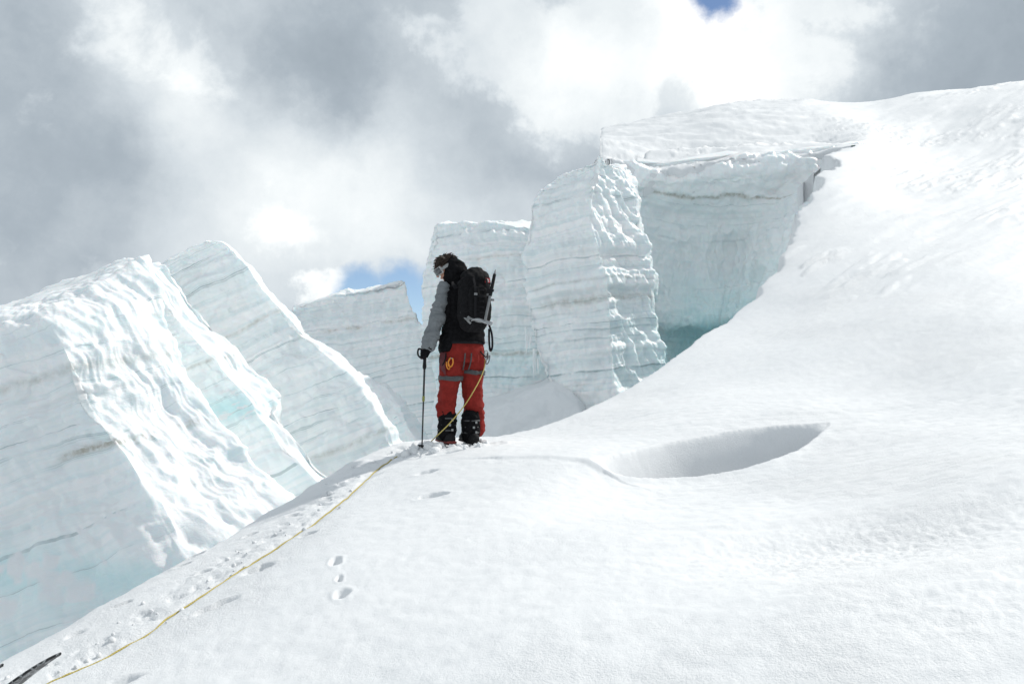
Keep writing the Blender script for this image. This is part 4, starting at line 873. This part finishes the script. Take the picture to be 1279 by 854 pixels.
# ------------------------------------------------------------------ rope
pts = []
for k, q in enumerate(ROPE_G): z = gz(q[0], q[1]); pts.append(np.array((q[0], q[1], z+.004)))
tail = [p(549, 541, -.28), p(563, 527, -.28), p(580, 506.5, -.26), p(592, 487.5, -.20), p(600, 472.5, -.10), p(605, 459, -.02), p(606, 449, .0)]
P = crom(np.array(pts)[:, None, :], [28]*(len(pts)-1))[:, 0]
zz = ground_z(P[:, :2])[0]; wob = .004*n1(np.arange(len(P))*.21, 5)
P[:, 2] = zz+.005+wob; P[:, 0] += .010*n1(np.arange(len(P))*.09, 8); 
T_ = crom(np.array([P[-1]]+tail)[:, None, :], [14]*len(tail))[:, 0]; P = np.vstack([P, T_[1:]])
for _ in range(3): P[1:-1] = .25*P[:-2]+.5*P[1:-1]+.25*P[2:]
ln_ = np.concatenate([[0], np.cumsum(np.linalg.norm(np.diff(P, axis=0), axis=1))]); NR = 8
tg = np.gradient(P, axis=0); tg /= np.linalg.norm(tg, axis=1)[:, None]; sa = np.cross(tg, (0, 0, 1.)); sa /= np.linalg.norm(sa, axis=1)[:, None]; sb = np.cross(sa, tg)
th = np.arange(NR)/NR*2*math.pi
V = P[:, None]+.0050*(sa[:, None]*np.cos(th)[None, :, None]+sb[:, None]*np.sin(th)[None, :, None]); idx = np.arange(len(P)*NR).reshape(len(P), NR)
Q = np.stack([idx[:-1], np.roll(idx[:-1], -1, 1), np.roll(idx[1:], -1, 1), idx[1:]], 2).reshape(-1, 4)
me = mesh_np('climbing_rope', V.reshape(-1, 3), Q); attr(me, 'turn', (ln_[:, None]*70+th[None]/(2*math.pi)).ravel())
m, g, b = mat_base('rope_sheath'); t = g.n('ShaderNodeAttribute', attribute_name='turn').outputs['Fac']
fr = g.m('FRACT', t); g.set(b.inputs['Base Color'], g.ramp(fr, [(0, (.52, .42, .10)), (.55, (.55, .45, .13)), (.62, (.20, .17, .07)), (.78, (.20, .17, .07)), (.85, (.52, .42, .10))])); b.inputs['Roughness'].default_value = .8
bump(g, b, [(g.m('FRACT', g.m('MULTIPLY', t, 6)), .4, .001)])
o = link('climbing_rope', me, m); tag(o, 'yellow climbing rope lying on the snow, running from the lower left up to the climber', 'rope')

# ------------------------------------------------------------------ ski tips at the lower left
m, g, b = mat_base('ski_topsheet'); tc = g.n('ShaderNodeTexCoord'); n = g.noise(g.v('MULTIPLY', tc.outputs['Object'], (9, 9, 9)), 3, 5, .6)
g.set(b.inputs['Base Color'], g.ramp(n, [(.40, (.008, .009, .010)), (.50, (.02, .022, .025)), (.55, (.30, .32, .33)), (.60, (.05, .055, .06)), (.66, (.01, .011, .012))])); b.inputs['Roughness'].default_value = .35
TOPS = m; EDGEM = plain('steel_ski_edge', (.25, .26, .27), .35, metal=.8)
def ski(tip, label):
    d = np.array((-.86, -.50)); d /= np.linalg.norm(d); pts = []
    for s_, h in ((0, 0), (.04, -.018), (.10, -.052), (.18, -.105), (.28, -.175), (.40, -.245), (.55, -.30), (.8, -.335), (1.2, -.345), (1.66, -.335)):
        xy = tip[:2]+d*s_*.97; z = tip[2]+h; zg = gz(xy[0], xy[1])+.012; pts.append(np.array((xy[0], xy[1], max(z, zg) if s_ < .5 else zg)))
    wd = [.003, .016, .034, .050, .056, .050, .047, .042, .041, .046]; th_ = [.004, .005, .0055, .006, .0065, .007, .009, .012, .010, .006]
    root = empty('ski', tuple(pts[5])); tag(root, label, 'ski', None)
    pr = np.array((d[1], -d[0], -.75)); pr /= np.linalg.norm(pr); g = Geo(); e = Geo()
    g.tube([(a, w, t_) for a, w, t_ in zip(pts, wd, th_)], pr, 14, sq=4., sub=4); e.tube([(a-np.array((0, 0, .006)), w+.0025, .0018) for a, w in zip(pts, wd)], pr, 10, sq=4., sub=4)
    g.build('topsheet', TOPS, root); e.build('base_edge', TOPS, root)
ski(W(76, 815, 3.5), 'black and grey ski with its pointed tip in view beside the rope')
ski(W(4, 829, 3.5), 'dark ski whose tip just enters at the lower left corner')

# ------------------------------------------------------------------ clods of snow kicked up round the boots and the pole
def clods():
    Vs, Fs, n = [], [], 0; r = np.random.default_rng(21)
    bm = bmesh.new(); bmesh.ops.create_icosphere(bm, subdivisions=2, radius=1); base = np.array([v.co[:] for v in bm.verts]); tri = np.array([[v.index for v in f.verts] for f in bm.faces]); bm.free()
    spots = []
    for k in range(70): spots.append((W(r.normal(528, 13), 545, 7.25+r.normal(0, .12)), r.uniform(.012, .045)))
    for k in range(60): spots.append((W(r.uniform(545, 612), 548, 7.4+r.normal(-.06, .13)), r.uniform(.008, .028)))
    for k in range(55):
        i = r.integers(2, len(ROPE_G)-1); t = r.uniform(); q = ROPE_G[i]*(1-t)+ROPE_G[i-1]*t; spots.append((q+np.array((-.15+r.normal(0, .12), .08+r.normal(0, .1), 0)), r.uniform(.006, .018)))
    xy = np.array([s[0][:2] for s in spots]); z, sd = ground_z(xy)
    for (c, s), zz, q in zip(spots, z, sd):
        if q > -.02: continue
        V = base*s*r.uniform(.7, 1.25, 3); V = V*(1+.38*pn(base*1.7+r.uniform(0, 90), 3))[:, None]*1.0; V = V+np.array((c[0], c[1], zz+s*.35)); Vs.append(V); Fs.append(tri+n); n += len(V)
    o = link('snow_clods', mesh_np('snow_clods', np.vstack(Vs), np.zeros((0, 4), int), np.vstack(Fs)), SNOW); tag(o, 'kicked up lumps of snow around the boots and along the rope', 'snow', kind='stuff')
clods()
